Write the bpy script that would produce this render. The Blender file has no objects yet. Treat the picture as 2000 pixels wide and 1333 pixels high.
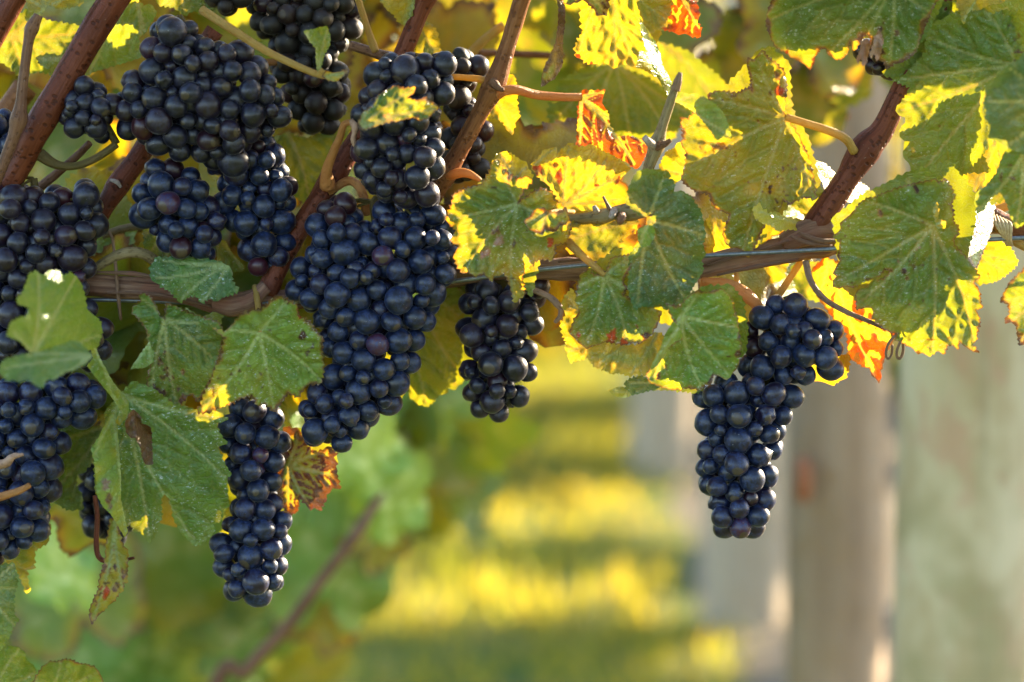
import bpy, math, random
import numpy as np
from mathutils import Vector, Matrix, noise as mnoise
from mathutils.geometry import delaunay_2d_cdt

random.seed(7)
rng = np.random.default_rng(7)
S = bpy.context.scene
COL = S.collection

# ------------------------------------------------------------------ camera, sky, sun, exposure
CAM = Vector((0.0, -1.55, 1.0))
PITCH = math.radians(7.0)
cam_data = bpy.data.cameras.new("camera")
cam = bpy.data.objects.new("camera", cam_data)
COL.objects.link(cam)
cam.location = CAM
cam.rotation_euler = (math.radians(90) - PITCH, 0, 0)
cam_data.lens = 100.0
cam_data.sensor_width = 36.0
cam_data.clip_start = 0.05
cam_data.clip_end = 500.0
cam_data.dof.use_dof = True
cam_data.dof.focus_distance = 1.55
cam_data.dof.aperture_fstop = 3.9
cam_data.dof.aperture_blades = 0
S.camera = cam

SUN_AZ, SUN_EL = math.radians(50), math.radians(19)      # azimuth from +Y towards +X
SUN = Vector((math.sin(SUN_AZ) * math.cos(SUN_EL), math.cos(SUN_AZ) * math.cos(SUN_EL), math.sin(SUN_EL)))
W = bpy.data.worlds.new("World")
S.world = W
W.use_nodes = True
wn = W.node_tree
wn.nodes.clear()
sky = wn.nodes.new("ShaderNodeTexSky")
sky.sky_type = 'NISHITA'
sky.sun_disc = False
sky.sun_elevation = SUN_EL
sky.sun_rotation = SUN_AZ
sky.air_density = 1.0
sky.dust_density = 0.7
sky.ozone_density = 1.6
bg = wn.nodes.new("ShaderNodeBackground")
bg.inputs["Strength"].default_value = 0.115
wo = wn.nodes.new("ShaderNodeOutputWorld")
wn.links.new(sky.outputs[0], bg.inputs[0])
wn.links.new(bg.outputs[0], wo.inputs[0])

sd = bpy.data.lights.new("sun", 'SUN')
sd.energy = 5.0
sd.angle = math.radians(0.5)
sd.color = (1.0, 0.84, 0.60)
so = bpy.data.objects.new("sun", sd)
COL.objects.link(so)
so.rotation_euler = (-SUN).to_track_quat('-Z', 'Y').to_euler()
so.location = (3, 3, 4)

S.view_settings.view_transform = 'Standard'
S.view_settings.look = 'None'
S.view_settings.gamma = 1.0
S.view_settings.exposure = 2.78
S.cycles.use_denoising = True
S.cycles.max_bounces = 8
S.cycles.transmission_bounces = 6
S.cycles.sample_clamp_indirect = 6.0

# ------------------------------------------------------------------ helpers
CP, SP = math.cos(PITCH), math.sin(PITCH)
FW, RT, UP = Vector((0, CP, -SP)), Vector((1, 0, 0)), Vector((0, SP, CP))
PXM = 0.000279                                            # metres per photo pixel in the plane of the vine


def P(px, py, y=0.0):
    """Where the photograph's pixel meets the vertical plane at distance y behind the vine."""
    d = FW + RT * ((px - 1000.0) / 2000.0 * 0.36) + UP * (-(py - 666.5) / 2000.0 * 0.36)
    return CAM + d * ((y - CAM.y) / d.y)


def P_arr(px, py, y):
    dx = (px - 1000.0) / 2000.0 * 0.36
    v = -(py - 666.5) / 2000.0 * 0.36
    dy = CP + SP * v
    dz = -SP + CP * v
    t = (y - CAM.y) / dy
    return np.stack([CAM.x + dx * t, CAM.y + dy * t, CAM.z + dz * t], 1)


def pts(s):
    return [tuple(float(c) for c in p.split(',')) for p in s.split()]


def empty(name, loc, label=None, cat=None, group=None):
    o = bpy.data.objects.new(name, None)
    COL.objects.link(o)
    o.location = loc
    o.empty_display_size = 0.02
    tag(o, label, cat, group)
    return o


def tag(o, label=None, cat=None, group=None, kind=None):
    if label: o["label"] = label
    if cat: o["category"] = cat
    if group: o["group"] = group
    if kind: o["kind"] = kind
    return o


def mesh_obj(name, verts, faces, mat, parent=None, loc=(0, 0, 0), smooth=True, uv=None, tint=None):
    """One mesh object; verts in world space, stored about loc."""
    me = bpy.data.meshes.new(name)
    loc = Vector(loc)
    v = np.asarray(verts, dtype=np.float64) - np.array(loc)
    me.from_pydata(v.tolist(), [], faces if isinstance(faces, list) else faces.tolist())
    if smooth:
        me.polygons.foreach_set("use_smooth", [True] * len(me.polygons))
    if uv is not None:
        li = np.empty(len(me.loops), dtype=np.int32)
        me.loops.foreach_get("vertex_index", li)
        ul = me.uv_layers.new(name="uv")
        ul.data.foreach_set("uv", np.asarray(uv, dtype=np.float32)[li].ravel())
    if tint is not None:
        at = me.color_attributes.new("tint", 'FLOAT_COLOR', 'POINT')
        tint = np.asarray(tint, dtype=np.float32)
        at.data.foreach_set("color", tint[:, :4].ravel())
        if tint.shape[1] == 5:
            rb_ = me.attributes.new("rib", 'FLOAT', 'POINT')
            rb_.data.foreach_set("value", tint[:, 4].copy())
    me.materials.append(mat)
    me.update()
    o = bpy.data.objects.new(name, me)
    COL.objects.link(o)
    place(o, loc, parent)
    return o


def place(o, world, parent):
    if parent is not None:
        o.parent = parent
        w = Vector((0, 0, 0))
        p = parent
        while p is not None:
            w += Vector(p.location)
            p = p.parent
        o.location = Vector(world) - w
    else:
        o.location = world


def smooth_poly(p, n=8):
    p = [Vector(q) for q in p]
    if len(p) < 3:
        return [p[0].lerp(p[-1], i / n) for i in range(n + 1)]
    out = []
    for i in range(len(p) - 1):
        a = p[i - 1] if i > 0 else p[i] * 2 - p[i + 1]
        b, c = p[i], p[i + 1]
        d = p[i + 2] if i + 2 < len(p) else c * 2 - b
        for k in range(n):
            t = k / n
            out.append(0.5 * ((2 * b) + (c - a) * t + (2 * a - 5 * b + 4 * c - d) * t * t + (3 * b - a - 3 * c + d) * t ** 3))
    out.append(p[-1])
    return out


def tube_data(path, radii, seg=12, rough=0.0, ridges=0.0, seed=0.0, nodes=(), cap=True):
    """Tube along a 3-D path; nodes = [(fraction, swelling)]."""
    n = len(path)
    cum = [0.0]
    for i in range(1, n):
        cum.append(cum[-1] + (path[i] - path[i - 1]).length)
    L = max(cum[-1], 1e-9)
    fr = [c / L for c in cum]
    rx = np.linspace(0, 1, len(radii))
    t0 = (path[1] - path[0]).normalized()
    u = t0.orthogonal().normalized()
    V, F, UV = [], [], []
    for i in range(n):
        t = (path[min(i + 1, n - 1)] - path[max(i - 1, 0)]).normalized()
        u = (u - t * u.dot(t)).normalized()
        w = t.cross(u)
        r = float(np.interp(fr[i], rx, radii))
        for (f0, s) in nodes:
            r *= 1 + s * math.exp(-((fr[i] - f0) * L / (r * 1.6 + 1e-6)) ** 2)
        for k in range(seg):
            a = 2 * math.pi * k / seg
            q = r
            if rough or ridges:
                nz = mnoise.noise(Vector((math.cos(a) * 1.3 + seed, math.sin(a) * 1.3, cum[i] / r * 0.35)))
                nr = mnoise.noise(Vector((math.cos(a) * 4.5 + seed, math.sin(a) * 4.5, cum[i] / r * 0.12 + 9)))
                q *= 1 + rough * nz + ridges * nr
            V.append(path[i] + (u * math.cos(a) + w * math.sin(a)) * q)
            UV.append((k / seg, cum[i] / 0.1))
    for i in range(n - 1):
        for k in range(seg):
            a, b = i * seg + k, i * seg + (k + 1) % seg
            F.append((a, b, b + seg, a + seg))
    if cap:
        F.append(tuple(reversed(range(seg))))
        F.append(tuple(range((n - 1) * seg, n * seg)))
    return V, F, UV


def tube(name, path, radii, mat, parent=None, n=8, **kw):
    sp = smooth_poly(path, n)
    V, F, UV = tube_data(sp, radii, **kw)
    return mesh_obj(name, [tuple(v) for v in V], F, mat, parent, sp[0], uv=UV)


def pxpath(lst, y):
    return [P(p[0], p[1], p[2] if len(p) > 2 else y) for p in lst]


def vnoise(x, y, seed=0):
    """Smooth 2-D value noise in 0..1."""
    xi, yi = np.floor(x).astype(np.int64), np.floor(y).astype(np.int64)
    fx, fy = x - xi, y - yi
    fx, fy = fx * fx * (3 - 2 * fx), fy * fy * (3 - 2 * fy)

    def h(a, b):
        k = (a * 374761393 + b * 668265263 + seed * 974634777) & 0xFFFFFFFF
        k = ((k ^ (k >> 13)) * 1274126177) & 0xFFFFFFFF
        return ((k ^ (k >> 16)) & 0xFFFF) / 65535.0
    return (h(xi, yi) * (1 - fx) + h(xi + 1, yi) * fx) * (1 - fy) + (h(xi, yi + 1) * (1 - fx) + h(xi + 1, yi + 1) * fx) * fy


def sstep(a, b, x):
    t = np.clip((x - a) / (b - a), 0, 1)
    return t * t * (3 - 2 * t)


# ------------------------------------------------------------------ materials
def new_mat(name):
    m = bpy.data.materials.new(name)
    m.use_nodes = True
    nt = m.node_tree
    nt.nodes.clear()
    out = nt.nodes.new("ShaderNodeOutputMaterial")
    return m, nt, out


class NB:
    """Small node builder."""
    def __init__(self, nt):
        self.nt = nt

    def n(self, t, **kw):
        nd = self.nt.nodes.new(t)
        for k, v in kw.items():
            setattr(nd, k, v)
        return nd

    def link(self, a, b):
        self.nt.links.new(a, b)

    def val(self, sock, v):
        if hasattr(v, "links") or hasattr(v, "is_output"):
            self.link(v, sock)
        else:
            sock.default_value = v

    def math(self, op, a, b=0.0, clamp=False):
        nd = self.n("ShaderNodeMath", operation=op)
        nd.use_clamp = clamp
        self.val(nd.inputs[0], a)
        self.val(nd.inputs[1], b)
        return nd.outputs[0]

    def mix(self, f, a, b, blend='MIX'):
        nd = self.n("ShaderNodeMix", data_type='RGBA', blend_type=blend)
        self.val(nd.inputs[0], f)
        self.val(nd.inputs[6], a if not isinstance(a, tuple) else (*a, 1.0)[:4])
        self.val(nd.inputs[7], b if not isinstance(b, tuple) else (*b, 1.0)[:4])
        return nd.outputs[2]

    def noise(self, vec, scale, detail=3.0, rough=0.55):
        nd = self.n("ShaderNodeTexNoise")
        if vec is not None:
            self.link(vec, nd.inputs["Vector"])
        nd.inputs["Scale"].default_value = scale
        nd.inputs["Detail"].default_value = detail
        nd.inputs["Roughness"].default_value = rough
        return nd.outputs["Fac"]

    def ramp(self, f, a, b):
        nd = self.n("ShaderNodeMapRange")
        nd.interpolation_type = 'SMOOTHSTEP'
        self.val(nd.inputs[0], f)
        nd.inputs[1].default_value = a
        nd.inputs[2].default_value = b
        return nd.outputs[0]

    def vscale(self, vec, s):
        nd = self.n("ShaderNodeVectorMath", operation='MULTIPLY')
        self.link(vec, nd.inputs[0])
        nd.inputs[1].default_value = s
        return nd.outputs[0]

    def bump(self, h, strength, dist):
        nd = self.n("ShaderNodeBump")
        self.link(h, nd.inputs["Height"])
        nd.inputs["Strength"].default_value = strength
        nd.inputs["Distance"].default_value = dist
        return nd.outputs["Normal"]

    def bsdf(self, color, rough, spec=0.5, normal=None):
        nd = self.n("ShaderNodeBsdfPrincipled")
        self.val(nd.inputs["Base Color"], color if not isinstance(color, tuple) else (*color, 1.0)[:4])
        self.val(nd.inputs["Roughness"], rough)
        self.val(nd.inputs["Specular IOR Level"], spec)
        if normal is not None:
            self.link(normal, nd.inputs["Normal"])
        return nd


def leaf_material(name, detail=True, trans_mix=0.40, rough=0.38):
    m, nt, out = new_mat(name)
    b = NB(nt)
    at = b.n("ShaderNodeAttribute", attribute_name="tint")
    col, dust = at.outputs["Color"], at.outputs["Alpha"]
    normal = None
    co = b.n("ShaderNodeTexCoord").outputs["Object"]
    if detail:
        n1 = b.noise(co, 130.0, 4.0, 0.6)
        vo = b.n("ShaderNodeTexVoronoi", feature='DISTANCE_TO_EDGE')
        b.link(co, vo.inputs["Vector"])
        vo.inputs["Scale"].default_value = 330.0
        cell = b.ramp(vo.outputs["Distance"], 0.0, 0.16)
        n2 = b.noise(co, 900.0, 2.0, 0.6)
        h = b.math('ADD', b.math('MULTIPLY', cell, 0.7), b.math('MULTIPLY', n2, 0.5))
        normal = b.bump(h, 0.75, 0.0007)
        mott = b.math('MULTIPLY_ADD', n1, 0.9)
        mott.node.inputs[2].default_value = 0.55
        colm = b.n("ShaderNodeVectorMath", operation='SCALE')
        b.link(col, colm.inputs[0])
        b.link(mott, colm.inputs["Scale"])
        col2 = b.mix(b.math('MULTIPLY', b.math('SUBTRACT', 1.0, cell), 0.16), colm.outputs[0], (0.17, 0.20, 0.05))
        # pale residue flecks
        n3 = b.noise(b.vscale(co, (1.0, 1.0, 1.7)), 520.0, 3.0, 0.7)
        n4 = b.noise(co, 60.0, 2.0, 0.5)
        fl = b.math('MULTIPLY', b.ramp(n3, 0.58, 0.67), b.ramp(n4, 0.38, 0.60))
        fl = b.math('MULTIPLY', fl, dust)
        colf = b.mix(fl, col2, (0.55, 0.58, 0.50))
        base = colf
        tcol = col
    else:
        base = col
        tcol = col
    tm = b.n("ShaderNodeVectorMath", operation='MULTIPLY_ADD')
    b.link(tcol, tm.inputs[0])
    tm.inputs[1].default_value = (2.75, 1.38, 0.28)
    tm.inputs[2].default_value = (0.105, 0.058, 0.0)
    # dead brown and red tissue lets less light through than living green
    sc_ = b.n("ShaderNodeSeparateColor")
    b.link(tcol, sc_.inputs[0])
    alive = b.math('SUBTRACT', sc_.outputs[1], b.math('MULTIPLY', sc_.outputs[0], 0.55))
    alive = b.math('ADD', b.math('MULTIPLY', alive, 14.0), 0.35, True)
    alive = b.math('MAXIMUM', alive, 0.22)
    rib = b.n("ShaderNodeAttribute", attribute_name="rib").outputs["Fac"]      # ribs are thick: less light comes through them
    alive = b.math('MULTIPLY', alive, b.math('SUBTRACT', 1.0, b.math('MULTIPLY', rib, 0.6)))
    tv = b.n("ShaderNodeVectorMath", operation='SCALE')
    b.link(tm.outputs[0], tv.inputs[0])
    b.link(alive, tv.inputs["Scale"])
    tc = b.n("ShaderNodeVectorMath", operation='MINIMUM')
    b.link(tv.outputs[0], tc.inputs[0])
    tc.inputs[1].default_value = (0.66, 0.50, 0.3)
    p = b.bsdf(base, rough, 0.45, normal)
    tr = b.n("ShaderNodeBsdfTranslucent")
    b.link(tc.outputs[0], tr.inputs["Color"])
    mx = b.n("ShaderNodeMixShader")
    mx.inputs[0].default_value = trans_mix
    b.link(p.outputs[0], mx.inputs[1])
    b.link(tr.outputs[0], mx.inputs[2])
    b.link(mx.outputs[0], out.inputs[0])
    return m


def grape_material(name, c_dark, c_bloom, bloom_amt=0.6, dusty=0.0, spec=0.42):
    m, nt, out = new_mat(name)
    b = NB(nt)
    oi = b.n("ShaderNodeObjectInfo").outputs["Random"]
    co = b.n("ShaderNodeTexCoord").outputs["Object"]
    off = b.n("ShaderNodeVectorMath", operation='ADD')
    b.link(co, off.inputs[0])
    cmb = b.n("ShaderNodeCombineXYZ")
    b.link(b.math('MULTIPLY', oi, 91.7), cmb.inputs[0])
    b.link(b.math('MULTIPLY', oi, 37.1), cmb.inputs[1])
    b.link(cmb.outputs[0], off.inputs[1])
    v = off.outputs[0]
    n1 = b.noise(v, 1.3, 3.0, 0.6)
    n2 = b.noise(v, 6.0, 4.0, 0.65)
    n3 = b.noise(v, 7.5, 2.0, 0.6)
    n5 = b.noise(b.vscale(v, (1.0, 1.0, 3.0)), 4.0, 2.0, 0.6)
    purple = b.ramp(b.math('FRACT', b.math('MULTIPLY', oi, 7.31)), 0.55, 0.95)
    base = b.mix(purple, c_dark, (c_dark[0] * 1.7 + 0.004, c_dark[1] * 0.75, c_dark[2] * 0.75))
    red = b.ramp(b.math('FRACT', b.math('MULTIPLY', oi, 23.7)), 0.955, 0.985)
    base = b.mix(red, base, (0.040, 0.007, 0.014))
    bl = b.math('MULTIPLY', b.ramp(n1, 0.36, 0.66), b.ramp(n2, 0.34, 0.60))
    bl = b.math('MULTIPLY_ADD', bl, bloom_amt)
    bl.node.inputs[2].default_value = 0.06
    col = b.mix(bl, base, c_bloom)
    fl = b.math('MULTIPLY', b.ramp(n3, 0.69, 0.73), b.ramp(n5, 0.50, 0.58))
    col = b.mix(b.math('MULTIPLY', fl, 0.6), col, (0.30, 0.31, 0.32))
    # dry style scar at the far end of the berry
    sx = b.n("ShaderNodeSeparateXYZ")
    b.link(co, sx.inputs[0])
    scar = b.ramp(sx.outputs[2], 0.985, 0.995)
    col = b.mix(b.math('MULTIPLY', scar, 0.8), col, (0.05, 0.035, 0.02))
    rough = b.math('MULTIPLY_ADD', bl, 0.20)
    rough.node.inputs[2].default_value = 0.32 + dusty * 0.2
    hh = b.math('ADD', b.math('MULTIPLY', n3, 0.3), b.math('MULTIPLY', n2, 0.5))
    nrm = b.bump(hh, 0.30, 0.0005)
    p = b.bsdf(col, rough, spec, nrm)
    p.inputs["Sheen Weight"].default_value = 0.12
    p.inputs["Sheen Roughness"].default_value = 0.25
    b.link(p.outputs[0], out.inputs[0])
    return m


def cane_material(name, c1, c2, spot=0.6, rough=0.5, trans=None, streak=1.0):
    m, nt, out = new_mat(name)
    b = NB(nt)
    uv = b.n("ShaderNodeUVMap", uv_map="uv").outputs[0]
    co = b.n("ShaderNodeTexCoord").outputs["Object"]
    st = b.noise(b.vscale(uv, (26.0, 3.0, 1.0)), 1.0, 4.0, 0.65)
    big = b.noise(co, 45.0, 3.0, 0.6)
    col = b.mix(b.ramp(b.math('ADD', b.math('MULTIPLY', st, streak), b.math('MULTIPLY', big, 1.0)), 0.7, 1.35), c1, c2)
    vo = b.n("ShaderNodeTexVoronoi")
    b.link(b.vscale(uv, (9.0, 32.0, 1.0)), vo.inputs["Vector"])
    vo.inputs["Scale"].default_value = 1.0
    dots = b.math('SUBTRACT', 1.0, b.ramp(vo.outputs["Distance"], 0.18, 0.36))
    sel = b.ramp(b.n("ShaderNodeSeparateColor").outputs[0], 0, 1) if False else dots
    col = b.mix(b.math('MULTIPLY', sel, spot), col, (c1[0] * 0.25, c1[1] * 0.2, c1[2] * 0.2))
    n3 = b.noise(co, 700.0, 2.0, 0.6)
    col = b.mix(b.math('MULTIPLY', b.ramp(n3, 0.70, 0.78), 0.45), col, (0.40, 0.33, 0.28))
    nrm = b.bump(b.math('ADD', b.math('ADD', st, b.math('MULTIPLY', n3, 0.5)), b.math('MULTIPLY', dots, -0.6)), 0.9, 0.0009)
    p = b.bsdf(col, rough, 0.18, nrm)
    if trans:
        tr = b.n("ShaderNodeBsdfTranslucent")
        tr.inputs[0].default_value = (*trans, 1)
        mx = b.n("ShaderNodeMixShader")
        mx.inputs[0].default_value = 0.35
        b.link(p.outputs[0], mx.inputs[1])
        b.link(tr.outputs[0], mx.inputs[2])
        b.link(mx.outputs[0], out.inputs[0])
    else:
        b.link(p.outputs[0], out.inputs[0])
    return m


def bark_material(name, c1, c2, c3, su=10.0, sv=1.2, bump=0.0018):
    m, nt, out = new_mat(name)
    b = NB(nt)
    uv = b.n("ShaderNodeUVMap", uv_map="uv").outputs[0]
    co = b.n("ShaderNodeTexCoord").outputs["Object"]
    st = b.noise(b.vscale(uv, (su, sv, 1.0)), 1.0, 6.0, 0.7)
    st2 = b.noise(b.vscale(uv, (su * 3.1, sv * 2.0, 1.0)), 1.0, 4.0, 0.7)
    big = b.noise(co, 40.0, 3.0, 0.6)
    col = b.mix(b.ramp(st, 0.35, 0.62), c1, c2)
    col = b.mix(b.math('MULTIPLY', b.ramp(big, 0.48, 0.66), 0.7), col, c3)
    col = b.mix(b.math('MULTIPLY', b.ramp(st2, 0.56, 0.72), 0.8), col, (c1[0] * 0.3, c1[1] * 0.3, c1[2] * 0.3))
    nrm = b.bump(b.math('ADD', st, b.math('MULTIPLY', st2, 0.6)), 0.9, bump)
    p = b.bsdf(col, 0.75, 0.3, nrm)
    b.link(p.outputs[0], out.inputs[0])
    return m


M_LEAF = leaf_material("vine_leaf")
M_FAR = leaf_material("far_leaf", detail=False)
M_GRAPE = grape_material("blue_grape", (0.0018, 0.0025, 0.0085), (0.0165, 0.031, 0.094), 0.8)
M_GRAPE_BLACK = grape_material("black_grape", (0.0024, 0.0022, 0.0048), (0.019, 0.0185, 0.047), 0.7)
M_GRAPE_DUSTY = grape_material("dusty_grape", (0.0055, 0.0036, 0.0030), (0.016, 0.011, 0.0095), 0.5, 1.0, 0.45)
M_GRAPE_RED = grape_material("red_grape", (0.012, 0.0028, 0.0060), (0.016, 0.0075, 0.017), 0.5)
M_CANE = cane_material("red_cane", (0.080, 0.018, 0.007), (0.150, 0.040, 0.017))
M_CANE_TAN = cane_material("tan_cane", (0.10, 0.042, 0.022), (0.19, 0.095, 0.05), 0.35)
M_CANE_ORANGE = cane_material("orange_cane", (0.13, 0.042, 0.013), (0.22, 0.09, 0.03), 0.4)
M_CANE_OLIVE = cane_material("olive_cane", (0.14, 0.10, 0.042), (0.25, 0.19, 0.10), 0.3)
M_PETIOLE = cane_material("petiole", (0.34, 0.20, 0.045), (0.42, 0.30, 0.09), 0.08, 0.45, (0.7, 0.42, 0.05))
M_PETIOLE_PINK = cane_material("petiole_pink", (0.38, 0.15, 0.05), (0.46, 0.24, 0.08), 0.08, 0.4, (0.6, 0.3, 0.1))
M_RACHIS = cane_material("rachis", (0.085, 0.072, 0.018), (0.13, 0.085, 0.035), 0.3, 0.5, (0.3, 0.25, 0.03))
M_TENDRIL = cane_material("tendril", (0.17, 0.095, 0.058), (0.25, 0.16, 0.105), 0.3, 0.6)
M_BARK = bark_material("cordon_bark", (0.080, 0.034, 0.020), (0.235, 0.135, 0.085), (0.165, 0.062, 0.038))
M_TIMBER = bark_material("post_timber", (0.235, 0.16, 0.10), (0.30, 0.22, 0.145), (0.26, 0.175, 0.10), 7.0, 0.25, 0.003)
M_TIMBER_GREY = bark_material("brace_timber", (0.31, 0.235, 0.155), (0.37, 0.285, 0.19), (0.29, 0.205, 0.115), 7.0, 0.25, 0.003)


def lichen_material():
    m, nt, out = new_mat("lichen_timber")
    b = NB(nt)
    co = b.n("ShaderNodeTexCoord").outputs["Object"]
    n1 = b.noise(b.vscale(co, (1.0, 1.0, 0.55)), 14.0, 4.0, 0.6)
    n2 = b.noise(b.vscale(co, (1.3, 1.0, 0.6)), 22.0, 3.0, 0.6)
    n3 = b.noise(co, 9.0, 3.0, 0.5)
    uvn = b.noise(b.vscale(co, (60.0, 60.0, 3.0)), 1.0, 4.0, 0.6)
    col = b.mix(b.ramp(n1, 0.38, 0.66), (0.37, 0.275, 0.145), (0.50, 0.415, 0.265))
    col = b.mix(b.math('MULTIPLY', b.ramp(n2, 0.52, 0.66), 0.75), col, (0.44, 0.27, 0.17))
    col = b.mix(b.math('MULTIPLY', b.ramp(n3, 0.54, 0.68), 0.7), col, (0.26, 0.22, 0.10))
    col = b.mix(b.math('MULTIPLY', b.ramp(uvn, 0.5, 0.75), 0.35), col, (0.10, 0.09, 0.06))
    nrm = b.bump(b.math('ADD', n1, uvn), 0.7, 0.004)
    p = b.bsdf(col, 0.85, 0.2, nrm)
    b.link(p.outputs[0], out.inputs[0])
    return m


def plain_material(name, col, rough=0.5, metal=0.0, scale=300.0, var=0.35):
    m, nt, out = new_mat(name)
    b = NB(nt)
    co = b.n("ShaderNodeTexCoord").outputs["Object"]
    n1 = b.noise(co, scale, 3.0, 0.6)
    c = b.mix(b.math('MULTIPLY', b.ramp(n1, 0.35, 0.7), var), col, (col[0] * 0.45, col[1] * 0.4, col[2] * 0.38))
    p = b.bsdf(c, rough, 0.5, b.bump(n1, 0.3, 0.0005))
    p.inputs["Metallic"].default_value = metal
    b.link(p.outputs[0], out.inputs[0])
    return m


M_LICHEN = lichen_material()
M_WIRE = plain_material("galvanised_wire", (0.15, 0.165, 0.185), 0.45, 0.7, 400.0, 0.6)
M_RUST = plain_material("rust", (0.30, 0.10, 0.035), 0.8, 0.0, 120.0, 0.6)
M_DRY = plain_material("dry_husk", (0.30, 0.17, 0.10), 0.7, 0.0, 260.0, 0.7)
M_STRAW = plain_material("straw_tie", (0.42, 0.30, 0.16), 0.7, 0.0, 500.0, 0.5)
M_SCAR = plain_material("cut_scar", (0.30, 0.24, 0.20), 0.8, 0.0, 700.0, 0.7)


def grass_material():
    m, nt, out = new_mat("grass_blade")
    b = NB(nt)
    at = b.n("ShaderNodeAttribute", attribute_name="tint").outputs["Color"]
    p = b.bsdf(at, 0.5, 0.3)
    tm = b.n("ShaderNodeVectorMath", operation='MULTIPLY')
    b.link(at, tm.inputs[0])
    tm.inputs[1].default_value = (3.8, 2.4, 0.7)
    tr = b.n("ShaderNodeBsdfTranslucent")
    b.link(tm.outputs[0], tr.inputs[0])
    mx = b.n("ShaderNodeMixShader")
    mx.inputs[0].default_value = 0.5
    b.link(p.outputs[0], mx.inputs[1])
    b.link(tr.outputs[0], mx.inputs[2])
    b.link(mx.outputs[0], out.inputs[0])
    return m


def ground_material():
    m, nt, out = new_mat("turf")
    b = NB(nt)
    co = b.n("ShaderNodeTexCoord").outputs["Object"]
    n1 = b.noise(co, 2.2, 4.0, 0.6)
    n2 = b.noise(co, 14.0, 4.0, 0.65)
    n3 = b.noise(co, 90.0, 3.0, 0.6)
    col = b.mix(b.ramp(n1, 0.38, 0.64), (0.065, 0.12, 0.022), (0.15, 0.15, 0.036))
    col = b.mix(b.math('MULTIPLY', b.ramp(n2, 0.5, 0.68), 0.7), col, (0.24, 0.17, 0.075))
    col = b.mix(b.math('MULTIPLY', b.ramp(n3, 0.45, 0.7), 0.5), col, (0.05, 0.06, 0.015))
    p = b.bsdf(col, 0.9, 0.1, b.bump(b.math('ADD', n2, n3), 0.8, 0.03))
    b.link(p.outputs[0], out.inputs[0])
    return m


M_GRASS = grass_material()
M_GROUND = ground_material()

# ------------------------------------------------------------------ ground and grass
gx = np.concatenate([np.linspace(-200, -8, 14), np.linspace(-7, 9, 49), np.linspace(10, 200, 14)])
gy = np.concatenate([np.linspace(-40, -3, 6), np.linspace(-2, 16, 46), np.linspace(18, 320, 22)])
GX, GY = np.meshgrid(gx, gy)
GZ = 0.03 * (vnoise(GX * 0.9, GY * 0.9, 3) - 0.5) * (np.abs(GX) < 12)
gv = np.stack([GX.ravel(), GY.ravel(), GZ.ravel()], 1)
nx = len(gx)
gf = [(j * nx + i, j * nx + i + 1, (j + 1) * nx + i + 1, (j + 1) * nx + i) for j in range(len(gy) - 1) for i in range(nx - 1)]
ground = mesh_obj("ground", gv, gf, M_GROUND)
tag(ground, kind="structure")

NBL = 90000
bx_ = rng.uniform(-1.6, 2.6, NBL)
by_ = 1.2 + 9.5 * rng.random(NBL) ** 1.25
SOIL_X = 0.27
keep = (np.abs(bx_ - 0.1) < 0.55 + 0.24 * (by_ + 1.55)) & (bx_ < SOIL_X + 0.10 * (vnoise(by_ * 5, by_ * 0, 4) - 0.5) + 0.05 * rng.standard_normal(NBL))
bx_, by_ = bx_[keep], by_[keep]
nb = len(bx_)
ln = rng.uniform(0.018, 0.045, nb) * (0.7 + 0.7 * vnoise(bx_ * 3, by_ * 3, 5))
an = rng.uniform(0, 2 * math.pi, nb)
wd = rng.uniform(0.0018, 0.0035, nb) * (1 + 0.2 * by_)
le = rng.uniform(0.1, 0.7, nb)
la = rng.uniform(0, 2 * math.pi, nb)
z0 = 0.03 * (vnoise(bx_ * 0.9, by_ * 0.9, 3) - 0.5) - 0.006
A = np.stack([bx_ - np.cos(an) * wd, by_ - np.sin(an) * wd, z0], 1)
B = np.stack([bx_ + np.cos(an) * wd, by_ + np.sin(an) * wd, z0], 1)
mid = np.stack([bx_ + np.cos(la) * le * ln * 0.35, by_ + np.sin(la) * le * ln * 0.35, z0 + ln * 0.62], 1)
dv = np.stack([np.cos(an) * wd * 0.7, np.sin(an) * wd * 0.7, np.zeros(nb)], 1)
T = np.stack([bx_ + np.cos(la) * le * ln, by_ + np.sin(la) * le * ln, z0 + ln], 1)
V = np.stack([A, B, mid + dv, mid - dv, T], 1).reshape(-1, 3)
ix = np.arange(nb) * 5
F = [f for i in ix.tolist() for f in ((i, i + 1, i + 2, i + 3), (i + 3, i + 2, i + 4))]
dry = vnoise(bx_ * 1.7, by_ * 1.7, 8) * 0.5 + rng.random(nb) * 0.4
gc = np.array([0.060, 0.140, 0.022])[None] * (1 - dry[:, None]) + np.array([0.22, 0.205, 0.046])[None] * dry[:, None]
gt = np.repeat(np.concatenate([gc, np.zeros((nb, 1))], 1), 5, 0)
grass = mesh_obj("grass", V, F, M_GRASS, smooth=False, tint=gt)
tag(grass, kind="stuff")

# bare strip of soil under the next row, running away to the right of the grass lane
sy_ = np.linspace(-0.2, 13, 90)
sx_n = 9
sv, sf = [], []
for yy in sy_:
    l_ = SOIL_X + 0.10 * (float(vnoise(np.array([yy * 5]), np.array([0.0]), 4)[0]) - 0.5)
    for q in range(sx_n):
        xx = l_ + (2.0 - l_) * q / (sx_n - 1)
        zz = 0.03 * (float(vnoise(np.array([xx * 0.9]), np.array([yy * 0.9]), 3)[0]) - 0.5) + (0.012 + 0.02 * float(vnoise(np.array([xx * 6]), np.array([yy * 6]), 9)[0]) if q else -0.01)
        sv.append((xx, yy, zz))
for r_i in range(len(sy_) - 1):
    for q in range(sx_n - 1):
        k0 = r_i * sx_n + q
        sf.append((k0, k0 + 1, k0 + sx_n + 1, k0 + sx_n))


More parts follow.
